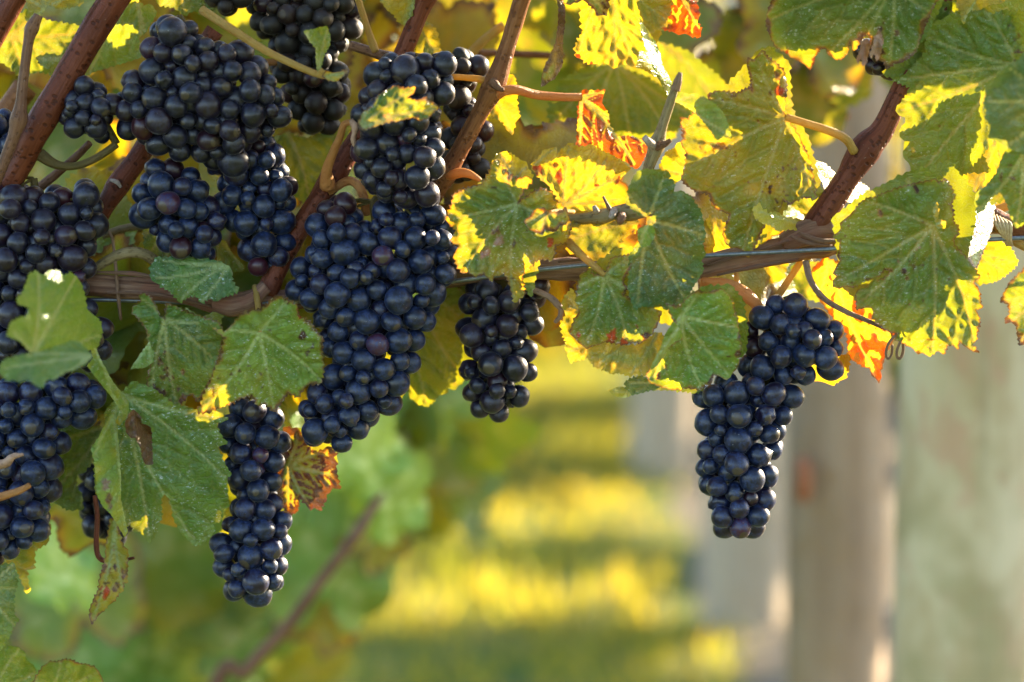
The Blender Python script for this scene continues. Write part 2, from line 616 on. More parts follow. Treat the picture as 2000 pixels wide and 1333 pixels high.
def soil_material():
    m, nt, out = new_mat("bare_soil")
    b = NB(nt)
    co = b.n("ShaderNodeTexCoord").outputs["Object"]
    n1, n2, n3 = b.noise(co, 3.0, 4.0, 0.6), b.noise(co, 18.0, 4.0, 0.6), b.noise(co, 70.0, 3.0, 0.6)
    col = b.mix(b.ramp(n1, 0.38, 0.62), (0.135, 0.108, 0.075), (0.185, 0.152, 0.105))
    col = b.mix(b.math('MULTIPLY', b.ramp(n2, 0.52, 0.66), 0.7), col, (0.17, 0.125, 0.05))
    col = b.mix(b.math('MULTIPLY', b.ramp(n3, 0.5, 0.7), 0.4), col, (0.14, 0.11, 0.075))
    p = b.bsdf(col, 0.95, 0.1, b.bump(b.math('ADD', n2, n3), 0.8, 0.02))
    b.link(p.outputs[0], out.inputs[0])
    return m


soil = mesh_obj("soil_strip", sv, sf, soil_material())
tag(soil, kind="structure")

# ------------------------------------------------------------------ leaf building
RAMP_X = np.array([0.0, 0.3, 0.55, 0.8, 1.0])
RAMP_C = np.array([(0.036, 0.104, 0.052), (0.060, 0.152, 0.022), (0.115, 0.190, 0.026), (0.27, 0.235, 0.020), (0.46, 0.34, 0.030)])
BROWN = np.array((0.125, 0.062, 0.034))
DARK = np.array((0.060, 0.022, 0.018))
RED = np.array((0.42, 0.050, 0.010))


def ramp_col(g):
    return np.stack([np.interp(g, RAMP_X, RAMP_C[:, k]) for k in range(3)], 1)


def inside(px, py, poly):
    r = np.zeros(len(px), bool)
    n = len(poly)
    for i in range(n):
        x0, y0 = poly[i]
        x1, y1 = poly[(i + 1) % n]
        if y0 == y1:
            continue
        c = ((y0 > py) != (y1 > py)) & (px < (x1 - x0) * (py - y0) / (y1 - y0) + x0)
        r ^= c
    return r


def seg_dist(px, py, segs):
    """Distance to, and index of, the nearest of the segments (x0, y0, x1, y1)."""
    best = np.full(len(px), 1e9)
    for (x0, y0, x1, y1) in segs:
        dx, dy = x1 - x0, y1 - y0
        L = dx * dx + dy * dy + 1e-9
        t = np.clip(((px - x0) * dx + (py - y0) * dy) / L, 0, 1)
        best = np.minimum(best, np.hypot(px - x0 - t * dx, py - y0 - t * dy))
    return best


def toothed(poly, amp, period, rnd):
    """Traced outline -> vine-leaf margin: small uneven teeth along every edge."""
    n = len(poly)
    area = sum(poly[i][0] * poly[(i + 1) % n][1] - poly[(i + 1) % n][0] * poly[i][1] for i in range(n))
    sg = 1.0 if area > 0 else -1.0
    out = []
    for i in range(n):
        a, b = np.array(poly[i]), np.array(poly[(i + 1) % n])
        L = float(np.hypot(*(b - a)))
        out.append(tuple(a))
        k = int(L / period)
        if k < 1 or amp <= 0:
            if L > 9:
                m = (a + b) / 2 + np.array([rnd.uniform(-1, 1), rnd.uniform(-1, 1)]) * min(2.0, L * 0.05)
                out.append(tuple(m))
            continue
        t = (b - a) / L
        nrm = np.array([t[1], -t[0]]) * sg
        cuts = sorted([(j + rnd.uniform(-0.22, 0.22)) / (k + 1) for j in range(1, k + 1)])
        prev = 0.0
        for c in cuts + [1.0]:
            w = c - prev
            h = amp * rnd.uniform(0.5, 1.35)
            out.append(tuple(a + t * L * (prev + w * 0.35) + nrm * h * 0.45))
            out.append(tuple(a + t * L * (prev + w * 0.68) + nrm * h))
            if c < 1.0:
                out.append(tuple(a + t * L * c - nrm * h * 0.15))
            prev = c
    return out


def leaf_field(outline, j, tips, res, rnd):
    """Triangulate the blade and measure each point's distance to the margin and to the veins."""
    O = np.array(outline)
    lo, hi = O.min(0) - 1, O.max(0) + 1
    xs = np.arange(lo[0], hi[0], res)
    ys = np.arange(lo[1], hi[1], res * 0.87)
    X, Y = np.meshgrid(xs, ys)
    X = X + (np.arange(len(ys)) % 2)[:, None] * res * 0.5
    X, Y = X.ravel(), Y.ravel()
    k = inside(X, Y, outline)
    X, Y = X[k], Y[k]
    n = len(outline)
    es = [(*outline[i], *outline[(i + 1) % n]) for i in range(n)]
    ed = seg_dist(X, Y, es)
    k = ed > res * 0.45
    X, Y = X[k], Y[k]
    co = [Vector(p) for p in outline] + [Vector((float(a), float(b))) for a, b in zip(X, Y)]
    r = delaunay_2d_cdt(co, [], [list(range(n))], 1, 1e-4)
    v = np.array([(p.x, p.y) for p in r[0]])
    f = [tuple(t) for t in r[2]]
    ed = seg_dist(v[:, 0], v[:, 1], es)
    J = np.array(j, float)
    if not tips:
        d = np.hypot(*(O - J).T)
        cand, tips = sorted(range(n), key=lambda i: -d[i]), []
        for i in cand:
            a = math.atan2(*(O[i] - J)[::-1])
            if all(abs((a - math.atan2(*(np.array(t) - J)[::-1]) + math.pi) % (2 * math.pi) - math.pi) > 0.62 for t in tips) and d[i] > 0.3 * d[cand[0]]:
                tips.append(tuple(O[i]))
            if len(tips) == 5:
                break
    main, sec, ter = [], [], []
    for t in tips:
        t = np.array(t, float)
        D = t - J
        L = np.hypot(*D)
        if L < 8:
            continue
        nrm = np.array([-D[1], D[0]]) / L
        bow = rnd.uniform(-0.05, 0.05) * L
        P_ = [J + D * s + nrm * bow * math.sin(math.pi * s) for s in np.linspace(0, 0.97, 9)]
        main += [(*P_[i], *P_[i + 1], 1 - i / 9) for i in range(8)]
        s, side = 0.16 + rnd.uniform(0, 0.06), 1
        while s < 0.9:
            p0 = J + D * s + nrm * bow * math.sin(math.pi * s)
            ang = rnd.uniform(0.75, 0.95)
            dr = D / L * math.cos(ang) + nrm * side * math.sin(ang)
            ll = L * (0.46 * (1 - s) + 0.10) * rnd.uniform(0.8, 1.1)
            p1 = p0 + dr * ll * 0.5
            p2 = p1 + (dr * 0.9 + D / L * 0.35) * ll * 0.5
            sec += [(*p0, *p1), (*p1, *p2)]
            for q in (0.35, 0.7):
                b0 = p0 + (p2 - p0) * q
                for sd_ in (1, -1):
                    dd = dr * 0.6 + np.array([-dr[1], dr[0]]) * sd_ * 0.8
                    ter.append((*b0, *(b0 + dd * ll * 0.28)))
            side = -side
            s += rnd.uniform(0.085, 0.13)
    x, y = v[:, 0], v[:, 1]
    vd = np.full(len(x), 1e9)
    for (x0, y0, x1, y1, w) in main:
        vd = np.minimum(vd, seg_dist(x, y, [(x0, y0, x1, y1)]) / (0.55 + 0.75 * w))
    sdist = seg_dist(x, y, sec) if sec else vd
    tdist = seg_dist(x, y, ter) if ter else vd
    return v, f, ed, vd, sdist, tdist


def leaf_tint(v, ed, vd, sdv, tdv, g, rnd, gvar=0.14, edge_g=0.0, brown=0.0, spots=0.0, red=0.0, redw=14.0, patch=None, dust=0.5, scale=1.0, vein=1.0, tone=1.0):
    s = rnd.randrange(1, 99999)
    x, y = v[:, 0] / scale, v[:, 1] / scale
    n1 = vnoise(x / 46.0, y / 46.0, s)
    n2 = vnoise(x / 15.0, y / 15.0, s + 1)
    n3 = vnoise(x / 6.5, y / 6.5, s + 2)
    e, m, q, r3 = ed / scale, vd / scale, sdv / scale, tdv / scale
    gg = g + gvar * (n1 - 0.5) * 2 + 0.10 * (n2 - 0.5) + edge_g * (1 - sstep(0, 30, e + 16 * (n2 - 0.5)))
    gg = gg + 0.05 * sstep(2, 9, q)
    c = ramp_col(np.clip(gg, 0, 1)) * tone
    if red > 0:                                           # autumn red between the veins, green-yellow along them
        rm = sstep(redw * 0.55, redw * 0.9, np.minimum(m * 1.1, q * 1.5 + 2) + 8 * (n2 - 0.5)) * sstep(0.5 - red * 0.5, 0.62 - red * 0.5, n1 * 0.6 + 0.4 * n2)
        core = sstep(redw * 0.95, redw * 1.35, np.minimum(m * 1.1, q * 1.5 + 2) + 6 * (n3 - 0.5))
        rc = np.array((0.12, 0.020, 0.020))[None] * (1 - core[:, None]) + (BROWN * 1.15)[None] * core[:, None] if brown >= 0.5 else np.repeat(RED[None], len(x), 0) * (1 - 0.0 * core[:, None]) + np.array((0.16, 0.07, 0.0))[None] * core[:, None]
        c = c * (1 - rm[:, None]) + rc * rm[:, None]
    if patch:                                             # dead patches given as (x, y, radius)
        for (px_, py_, pr, kind) in patch:
            d = np.hypot((v[:, 0] - px_) * 1.5, v[:, 1] - py_) / pr + 0.8 * (n3 - 0.5) + 0.6 * (n2 - 0.5)
            f0 = (1 - sstep(0.75, 0.95, d))[:, None]
            cc = {'b': BROWN, 'd': DARK, 'r': RED, 'p': np.array((0.19, 0.145, 0.125)), 'y': RAMP_C[4]}[kind]
            c = c * (1 - f0) + cc[None] * f0
    vm = np.maximum(1.0 * (1 - sstep(1.3, 3.8, m)), np.maximum(0.28 * (1 - sstep(0.5, 2.4, q)), 0.10 * (1 - sstep(0.5, 2.4, r3)))) * vein
    c = c * (1 - vm[:, None]) + np.array((0.26, 0.33, 0.12))[None] * tone * vm[:, None]
    if brown > 0:
        bm = (1 - sstep(0, 1, (e - 3.0 * brown) / (16 * brown + 1) + 1.5 * (n2 - 0.42) + 0.9 * (n1 - 0.5)))
        bc = BROWN[None] * (0.55 + 0.9 * n3[:, None])
        rim = bm * (1 - bm) * 3
        c = c * (1 - bm[:, None]) + bc * bm[:, None]
        c = c * (1 - 0.3 * rim[:, None]) + RED[None] * 0.2 * rim[:, None]
    if spots > 0:
        sm = sstep(0.885 - 0.10 * spots, 0.93 - 0.10 * spots, vnoise(x / 8.5, y / 8.5, s + 5) * 0.75 + 0.25 * n1)
        c = c * (1 - sm[:, None] * 0.85) + DARK[None] * sm[:, None] * 0.85
    return np.concatenate([np.clip(c, 0.002, 1), np.full((len(x), 1), dust), np.clip(vm, 0, 1)[:, None]], 1)


def leaf_relief(v, j, ed, vd, sdv, tilt, cup, fold, wave, quilt, rnd, scale=1.0, foldang=None):
    """Depth of the blade in pixels, positive away from the camera."""
    dx, dy = v[:, 0] - j[0], v[:, 1] - j[1]
    r = np.hypot(dx, dy)
    z = tilt[0] * dx + tilt[1] * dy + cup * r * r / 200.0 / scale
    if fold and foldang is not None:
        z = z + fold * np.abs(-dx * math.sin(foldang) + dy * math.cos(foldang))
    a = np.arctan2(dy, dx)
    ph = rnd.uniform(0, 6)
    s = rnd.randrange(1, 9999)
    z = z + wave * (1 - sstep(0, 45 * scale, ed)) * np.sin(a * 7 + ph + r / (30 * scale)) * np.clip(r / (60 * scale), 0, 1)
    z = z + wave * 2.0 * (vnoise(v[:, 0] / (70 * scale), v[:, 1] / (70 * scale), s) - 0.5) * np.clip(r / (60 * scale), 0, 1)
    quilt = quilt * 1.45
    z = z + quilt * sstep(0, 9 * scale, np.minimum(vd, sdv)) * -1.0
    z = z + quilt * 0.9 * (vnoise(v[:, 0] / (13 * scale), v[:, 1] / (13 * scale), s + 7) - 0.5)
    return z


LEAF_AT = {}


def build_leaf(parent, outline, j, y=0.0, tips=None, tilt=(0, 0), cup=0.0, fold=0.0, fa=90, wave=7.0, quilt=3.2, tooth=3.5, period=15.0, res=4.6, g=0.3, label=None, name="leaf", mat=None, pet=None, petmat=None, petr=(0.0014, 0.0018), **tk):
    LEAF_AT[(round(j[0]), round(j[1]))] = (tilt, cup, fold, fa)
    rnd = random.Random(hash((round(j[0]), round(j[1]), len(outline))) & 0xFFFF)
    out = toothed(pts(outline), tooth, period, rnd)
    v, f, ed, vd, sv, tv = leaf_field(out, j, pts(tips) if tips else None, res, rnd)
    z = leaf_relief(v, j, ed, vd, sv, tilt, cup, fold, wave, quilt, rnd, 1.0, math.radians(fa))
    tint = leaf_tint(v, ed, vd, sv, tv, g, rnd, **tk)
    w = P_arr(v[:, 0], v[:, 1], y + z * PXM)
    o = mesh_obj(name, w, f, mat or M_LEAF, parent, P(j[0], j[1], y), tint=tint)
    if label:
        o["label"] = label
    if pet:
        path = [P(j[0], j[1], y - 0.0004)] + [P(a[0], a[1], a[2] if len(a) > 2 else y) for a in pet]
        tube("petiole", path, petr, petmat or M_PETIOLE, o, n=6, seg=8)
    return o


def template_leaf(name, g, seed, mat, size=0.085, res=15.0, **tk):
    """A whole vine leaf about its petiole point, in the local XZ plane, for the canopy behind."""
    rnd = random.Random(seed)
    lobes = [(math.pi / 2, 1.0), (math.pi / 2 + 0.95, 0.86), (math.pi / 2 - 0.95, 0.86), (math.pi / 2 + 1.95, 0.66), (math.pi / 2 - 1.95, 0.66)]
    n = 40
    o2 = []
    for i in range(n):
        a = -math.pi / 2 + 2 * math.pi * (i + 0.5) / n
        da = abs((a + math.pi / 2 + math.pi) % (2 * math.pi) - math.pi)
        rr = 0.0
        for (la_, lr) in lobes:
            d = abs((a - la_ + math.pi) % (2 * math.pi) - math.pi)
            rr = max(rr, lr * (1 - 0.42 * min(1, (d / 0.62)) ** 1.6))
        rr = max(rr, 0.5) * (1 - 0.75 * math.exp(-(da / 0.33) ** 2))
        rr *= rnd.uniform(0.93, 1.06)
        o2.append((150 * rr * math.cos(a), -150 * rr * math.sin(a)))
    out = toothed(o2, 5, 17, rnd)
    v, f, ed, vd, sv, tv = leaf_field(out, (0, 0), None, res, rnd)
    z = leaf_relief(v, (0, 0), ed, vd, sv, (0, 0), rnd.uniform(-0.35, 0.35), rnd.uniform(0.1, 0.35), 11.0, 2.5, rnd, 1.0, math.pi / 2)
    tint = leaf_tint(v, ed, vd, sv, tv, g, rnd, **tk)
    k = size / 150.0
    w = np.stack([v[:, 0] * k, z * k, -v[:, 1] * k], 1)
    me = bpy.data.meshes.new(name)
    me.from_pydata(w.tolist(), [], f)
    me.polygons.foreach_set("use_smooth", [True] * len(me.polygons))
    at = me.color_attributes.new("tint", 'FLOAT_COLOR', 'POINT')
    at.data.foreach_set("color", tint[:, :4].astype(np.float32).ravel())
    me.attributes.new("rib", 'FLOAT', 'POINT').data.foreach_set("value", tint[:, 4].astype(np.float32))
    me.materials.append(mat)
    return me


# ------------------------------------------------------------------ posts and wires
def post(name, a, b, r, mat, label, seed, cat="post"):
    """Round timber from a (foot) to b (head)."""
    e = empty(name, a, label, cat)
    path = [Vector(a).lerp(Vector(b), t) for t in np.linspace(0, 1, 24)]
    Vv, Ff, uv = tube_data(path, [r * 1.02, r, r * 0.99], seg=32, rough=0.05, ridges=0.035, seed=seed)
    mesh_obj("pole", [tuple(q) for q in Vv], Ff, mat, e, a, uv=uv)
    return e


def foot(px, y, py=1000):
    p = P(px, py, y)
    return Vector((p.x, p.y, -0.05))


pa = foot(1866, 0.62)
pa.x += 0.012
p1 = post("timber_post", pa, pa + Vector((0.0, 0, 1.12)), 0.058, M_LICHEN, "thick lichen mottled timber post, greenish grey and widest of the three timbers", 3.0)
pb = foot(1638, 1.05)
p2 = post("timber_post", pb, pb + Vector((-0.004, 0, 1.08)), 0.046, M_TIMBER, "brown round post with a sunlit edge and a rusty staple beside the lichened post", 11.0)
st_c = P(1566, 935, 1.0)
stp = [Vector((st_c.x, st_c.y + 0.004, st_c.z + 0.015)), Vector((st_c.x, st_c.y - 0.012, st_c.z + 0.012)), Vector((st_c.x, st_c.y - 0.012, st_c.z - 0.012)), Vector((st_c.x, st_c.y + 0.004, st_c.z - 0.015))]
tube("staple", stp, [0.006, 0.008, 0.006], M_RUST, p2, n=4, seg=8)
for px_, yy, r_, lab, sd_ in ((1290, 4.3, 0.068, "blurred grey post farthest back, at the edge of the sunlit grass lane", 23.0), (1452, 2.9, 0.066, "blurred grey post between the brown post and the farthest one", 29.0)):
    q_ = P(px_, 1000, yy)
    post("timber_post", Vector((q_.x, yy, -0.05)), Vector((q_.x + 0.02, yy, 1.15)), r_, M_TIMBER_GREY, lab, sd_)

# ------------------------------------------------------------------ the vine: cordon, canes, leaves
vine = empty("grapevine", (P(1600, 600, 0.02).x, 0.02, 0.0), "old grapevine in front, tied along the wire with red brown canes and yellowing leaves", "grapevine")


def cane(name, s, radii, mat, y=0.0, label=None, seg=12, n=8, nodes=(), rough=0.06, ridges=0.03, parent=None, seed=None):
    """s: pixel path 'x,y[,depth]'; radii in photo pixels."""
    path = pxpath(pts(s), y)
    o = tube(name, path, [r * PXM for r in radii], mat, parent or vine, n=n, seg=seg, nodes=nodes, rough=rough, ridges=ridges, seed=seed if seed is not None else path[0].x * 91)
    if label:
        o["label"] = label
    return o


cane("cordon", "-160,548,0.03 60,552,0.02 170,556,0.01 260,562,0.008 340,570,0.006 430,588,0.008 540,588,0.012 680,570,0.03 850,545,0.03 980,530,0.024 1060,526,0.016 1150,528,0.012 1260,536,0.012 1340,528,0.012 1430,508,0.012 1530,488,0.012 1600,474,0.014 1680,462,0.02 1800,452,0.024 1900,440,0.024 1990,440,0.022 2160,430,0.02",
     [25, 26, 25, 23, 21, 20, 20, 20, 21, 22, 22, 22, 20, 21, 24, 26, 24, 18, 17, 18, 20], M_BARK, label="woody fruiting arm with striped shredding bark", seg=28, n=14, rough=0.12, ridges=0.20,
     nodes=[(0.255, 0.25), (0.52, 0.15), (0.765, 0.2), (0.93, 0.3)])
# knob where the upright cane leaves the arm
cane("spur", "1530,476,0.006 1570,458,0.003 1606,450,0.003 1644,462,0.008", [18, 27, 27, 18], M_BARK, label="knobbly spur where the upright cane starts", seg=20, rough=0.2, ridges=0.25)
cane("spur", "420,592,0 455,596,-0.003 490,585,-0.002 520,560,0", [16, 22, 20, 14], M_BARK, seg=16, rough=0.2, ridges=0.2)
# strips of bark peeling on the cordon
for (s, r) in (("190,532,-0.004 260,535,-0.005 330,548,-0.004", [2, 5, 2]), ("210,572,-0.003 300,575,-0.004 420,600,-0.002", [2, 4, 2]), ("1090,512,0 1160,506,-0.003 1230,516,0", [2, 4, 2]),
               ("1380,520,-0.001 1450,498,-0.003 1540,470,-0.004", [2, 5, 3]), ("1400,538,-0.001 1480,520,-0.003 1560,506,-0.003", [2, 4, 2]), ("1560,455,-0.008 1600,470,-0.009 1640,470,-0.005", [3, 6, 3]), ("1545,462,-0.006 1580,475,-0.009 1625,480,-0.004", [3, 5, 2])):
    cane("bark_strip", s, r, M_BARK, seg=7, n=6, rough=0.2)

cane("cane", "300,-110,0.01 262,-50,0.005 222,0,0.0 150,118,-0.005 90,222,-0.008 62,272,-0.008 40,320,-0.004 -30,430,0.0", [28, 28, 28, 27, 27, 25, 24, 24], M_CANE, label="thick dark red cane crossing the upper corner, speckled with black", seg=22, nodes=[(0.62, 0.12)], seed=1)
cane("cane", "60,-60,0.01 14,20,0.01 -30,100,0.01", [24, 24, 24], M_CANE, seg=18, seed=2)
cane("cane", "75,30,-0.02 58,70,-0.022 46,150,-0.024 36,235,-0.025 14,300,-0.024 -14,370,-0.022", [9, 10, 10, 12, 11, 11], M_CANE_TAN, label="thin tan shoot with a knuckle in front of the dark red cane", nodes=[(0.58, 0.5), (0.08, 0.5)])
cane("cane", "420,60,0.04 340,180,0.035 280,292,0.03 232,360,0.026 196,418,0.022 150,500,0.02 120,560,0.02", [18, 18, 19, 21, 19, 19, 19], M_CANE, label="red cane with a pale cut scar behind the big bunch", seg=18, nodes=[(0.61, 0.18)], seed=4)
cane("cut_scar", "216,352,0.018 228,356,0.015 236,366,0.016", [3, 5, 3], M_SCAR, seg=8)
cane("cane", "850,-40,0.02 828,4,0.02 788,102,0.022 730,220,0.024 690,285,0.02 640,362,0.016 590,440,0.014 545,520,0.012 520,575,0.01", [18, 18, 18, 19, 20, 21, 20, 20, 22], M_CANE, label="slanting red cane between the bunches with a sunlit right side", seg=18, nodes=[(0.03, 0.3), (0.62, 0.2)], seed=5)
cane("cane", "1050,-70,0.012 1018,5,0.012 992,90,0.012 966,165,0.010 930,235,0.012 886,315,0.014 858,360,0.016 830,420,0.02", [17, 17, 16, 19, 17, 17, 18, 18], M_CANE_ORANGE, label="orange brown cane behind the middle bunch with a swollen knuckle", seg=18, nodes=[(0.47, 0.28), (0.83, 0.25)], seed=6)
cane("cane", "1880,-50,0.006 1850,4,0.006 1818,58,0.006 1782,128,0.006 1752,195,0.006 1722,256,0.006 1692,290,0.005 1640,370,0.004 1604,425,0.004 1590,452,0.006", [20, 20, 18, 20, 20, 22, 27, 23, 25, 30], M_CANE, label="upright red cane growing from the spur, the thickest on this side", seg=22, nodes=[(0.70, 0.16), (0.13, 0.25)], seed=7)
cane("cane", "1326,148,-0.016 1316,180,-0.014 1296,240,-0.01 1282,285,-0.008 1266,330,-0.004 1245,395,0.004 1240,420,0.008", [5, 9, 10, 13, 11, 11, 10], M_CANE_OLIVE, label="olive stub of a cane with a dark broken tip", nodes=[(0.47, 0.35)])
cane("tip", "1329,142,-0.0165 1325,156,-0.0163 1319,176,-0.0148", [4, 8.5, 9.8], M_TENDRIL, seg=9)
cane("bud", "1280,288,-0.010 1266,276,-0.018 1258,268,-0.019", [10, 9, 6], M_SCAR, seg=9)
cane("bud", "1284,286,-0.012 1298,282,-0.016 1310,274,-0.016", [10, 7, 4], M_CANE_TAN, seg=9)
cane("cane", "1070,424,0.006 1110,428,0.004 1170,424,0.0 1205,416,-0.002 1245,414,0.0 1290,410,0.008", [9, 10, 11, 13, 12, 10], M_CANE_OLIVE, label="short olive shoot with grey buds between two leaves", nodes=[(0.45, 0.3), (0.7, 0.5)])
cane("bud", "1190,408,-0.005 1182,392,-0.007 1178,384,-0.007", [5, 3, 2.5], M_TENDRIL, seg=8)
cane("bud", "1166,414,-0.004 1162,408,-0.006 1160,402,-0.006", [6, 6, 4], M_SCAR, seg=8)
cane("bud", "1200,412,-0.006 1196,420,-0.012 1192,426,-0.012", [8, 8, 5], M_SCAR, seg=8)
cane("bud", "1216,420,-0.008 1212,430,-0.014 1210,436,-0.012", [8, 9, 5], M_CANE_TAN, seg=8)
cane("cane", "180,530,0.006 205,512,0.004 240,496,0.002 272,494,0.004 300,508,0.01 330,540,0.02", [9, 10, 11, 11, 11, 10], M_CANE_OLIVE, label="bent brown shoot arching over the arm", seed=9)
cane("tendril", "212,452,0.006 220,470,0.004 226,520,0.002 230,570,0.0 236,625,0.004", [3, 3, 3.5, 4, 3], M_TENDRIL)
cane("shoot", "78,302,-0.004 110,322,-0.006 150,324,-0.010 190,308,-0.012 228,282,-0.012", [13, 8.5, 7.5, 7.5, 7.5], M_RACHIS, label="curved stalk holding the side bunch, purple at the cane", seg=12)
cane("shoot", "70,372,0.03 110,340,0.028 150,305,0.026 175,280,0.022", [10, 9, 8, 7], M_CANE_TAN)
cane("shoot", "640,364,0.008 638,335,0.0 650,300,-0.006 664,268,-0.012 672,244,-0.016 686,238,-0.018", [13, 11, 9, 8, 7, 6], M_PETIOLE_PINK, label="orange stub of a broken petiole with a dry tip", seg=10, nodes=[(0.05, 0.3)])
cane("dry_husk", "686,236,-0.018 694,250,-0.02 690,272,-0.021 698,290,-0.02 708,296,-0.019", [6, 7, 5, 6, 2], M_DRY, seg=8, rough=0.5)
cane("shoot", "682,88,0.03 720,100,0.03 752,110,0.03 800,116,0.032", [9, 10, 11, 10], M_CANE_TAN, seg=10)
cane("shoot", "694,-20,0.028 706,20,0.028 722,68,0.028 733,102,0.029", [7, 6.5, 6.5, 9], M_PETIOLE, seg=10)
cane("shoot", "640,374,0.012 680,354,0.012 702,366,0.008 712,392,0.008 715,420,0.01", [10, 9, 9, 9, 8], M_PETIOLE_PINK, seg=10)
cane("shoot", "870,345,0.012 905,338,0.006 932,348,0.004 950,362,0.006", [10, 10, 7, 1], M_PETIOLE_PINK, label="short pink stub lit by the sun below the orange cane", seg=10)
cane("shoot", "968,170,0.008 940,156,0.010 905,152,0.014 880,150,0.018", [10, 7, 6, 6], M_PETIOLE, seg=10)
cane("knot", "962,160,0.004 974,172,0.0 984,176,-0.001", [10, 8, 4], M_CANE_TAN, seg=8)
cane("tendril", "1020,560,0.0 1050,570,-0.004 1078,584,-0.006 1098,604,-0.006 1122,608,-0.004 1132,606,-0.002", [6, 6, 6, 7, 5, 4], M_TENDRIL, label="grey forked tendril beside the hanging bunch")
cane("tendril", "1096,600,-0.006 1094,618,-0.007 1084,630,-0.006", [6, 5, 4], M_TENDRIL)
cane("tendril", "1574,512,0.0 1584,550,-0.008 1610,584,-0.012 1650,608,-0.014 1692,626,-0.014 1724,640,-0.012", [7, 6, 6, 5.5, 5, 4], M_TENDRIL, label="long brown tendril under the spur")
tp = []
for i in range(40):
    a = i * 0.62
    tp.append("%.1f,%.1f,%.5f" % (1734 + i * 1.05 + 9 * math.cos(a), 664 + 26 * math.sin(a * 0.5 + 0.4) + 12 * math.sin(a), -0.012 + 0.003 * math.sin(a)))
cane("tendril", " ".join(tp), [2.6, 3.2, 2.4], M_TENDRIL, label="tight curl of tendril under the big leaf", n=3, seg=7)
cane("tendril", "185,968,-0.012 190,1010,-0.012 188,1060,-0.012 192,1086,-0.012 206,1096,-0.012 240,1094,-0.016 262,1090,-0.018", [4.5, 5, 5, 5.5, 5, 3.5, 3], M_CANE, label="thin red brown shoot hanging behind the drooping leaf")
cane("shoot", "-30,978,-0.055 10,968,-0.056 40,958,-0.057 58,948,-0.058", [8, 8, 7, 5.5], M_PETIOLE_PINK, label="cut pink stub in front of the lower bunch", seg=10)
cane("shoot", "-20,912,-0.045 10,904,-0.047 28,892,-0.048 46,888,-0.048", [12, 10, 7, 3], M_DRY, seg=8, rough=0.3)
cane("shoot", "1516,584,0.018 1540,548,0.018 1566,508,0.016", [8, 7, 7], M_PETIOLE, seg=10)
cane("shoot", "1372,552,0.004 1420,556,-0.002 1450,572,-0.006 1474,592,-0.006 1490,620,-0.002", [10, 11, 12, 11, 9], M_PETIOLE_PINK, label="sunlit orange stalk of the hanging bunch", seg=12, nodes=[(0.6, 0.25)])
cane("shoot", "1438,534,0.004 1440,552,0.0 1442,570,-0.003", [5, 6, 8], M_PETIOLE, seg=8)
cane("shoot", "1980,470,0.0 2010,486,-0.008 2050,505,-0.01", [10, 9, 9], M_PETIOLE, seg=10)
cane("shoot", "1840,448,0.03 1900,428,0.03 1970,402,0.03 2020,385,0.03", [9, 9, 9, 9], M_PETIOLE, seg=10)
cane("cane", "1940,420,0.012 1965,440,0.006 2000,446,0.004 2050,430,0.0 2110,392,-0.004", [16, 24, 24, 20, 18], M_CANE_ORANGE, label="orange spur at the edge wrapped with straw", seg=16, rough=0.15)
for k in range(5):
    cane("tie_strand", "%d,%d,-0.004 %d,%d,-0.012 %d,%d,-0.010 %d,%d,-0.004" % (1940 + k * 6, 418 + k * 3, 1946 + k * 7, 440, 1958 + k * 4, 460 + k * 2, 1966 + k * 3, 480), [2.5, 3.5, 3, 2], M_STRAW, seg=6, n=5)
cane("cane", "1100,110,0.16 1010,106,0.15 930,104,0.14", [8, 8, 8], M_CANE_ORANGE, seg=8)
cane("cane", "985,50,0.10 950,75,0.10 915,110,0.10 900,130,0.10", [10, 9, 10, 12], M_PETIOLE, seg=8)
cane("cane", "50,170,0.09 0,240,0.09 -40,300,0.09", [26, 26, 26], M_CANE_ORANGE, seg=12)
cane("cane", "460,110,0.05 520,122,0.05 560,118,0.05", [7, 7, 7], M_PETIOLE_PINK, seg=8)
cane("cane", "200,460,0.05 250,445,0.05 300,440,0.05", [8, 8, 8], M_CANE_OLIVE, seg=8)


def L(outline, j, y, **k):
    return build_leaf(vine, outline, j, y, **k)


# --- left half
L("-20,75 20,40 55,18 90,40 150,50 172,60 150,100 128,130 105,146 75,140 40,150 0,118 -20,110", (20, 70), 0.045, g=0.16, tilt=(0.1, 0.3), dust=0.3)
L("70,112 96,106 140,112 150,120 128,150 108,152 92,134 78,126", (140, 112), 0.03, g=0.22, dust=0.4)
L("50,-15 95,-25 172,-20 160,8 140,14 120,18 95,10 88,22 70,30 58,46 50,40 56,20", (88, 18), 0.0, g=0.55, tilt=(0.2, -0.4), dust=0.3)
L("246,-6 262,-8 280,12 290,8 297,10 306,26 296,44 283,65 270,75 278,100 276,112 240,124 205,134 180,142 165,152 180,108 205,60", (258, -40), 0.025, tips="170,148 276,108 283,65 304,28", g=0.30, tone=1.25, dust=0.15, tooth=2, label="pale grey green leaf showing its underside beside the dark red cane", tilt=(-0.5, 0.2))
L("300,-30 420,-40 420,20 395,30 380,20 360,30 340,15 310,10", (350, -40), 0.05, g=0.2)
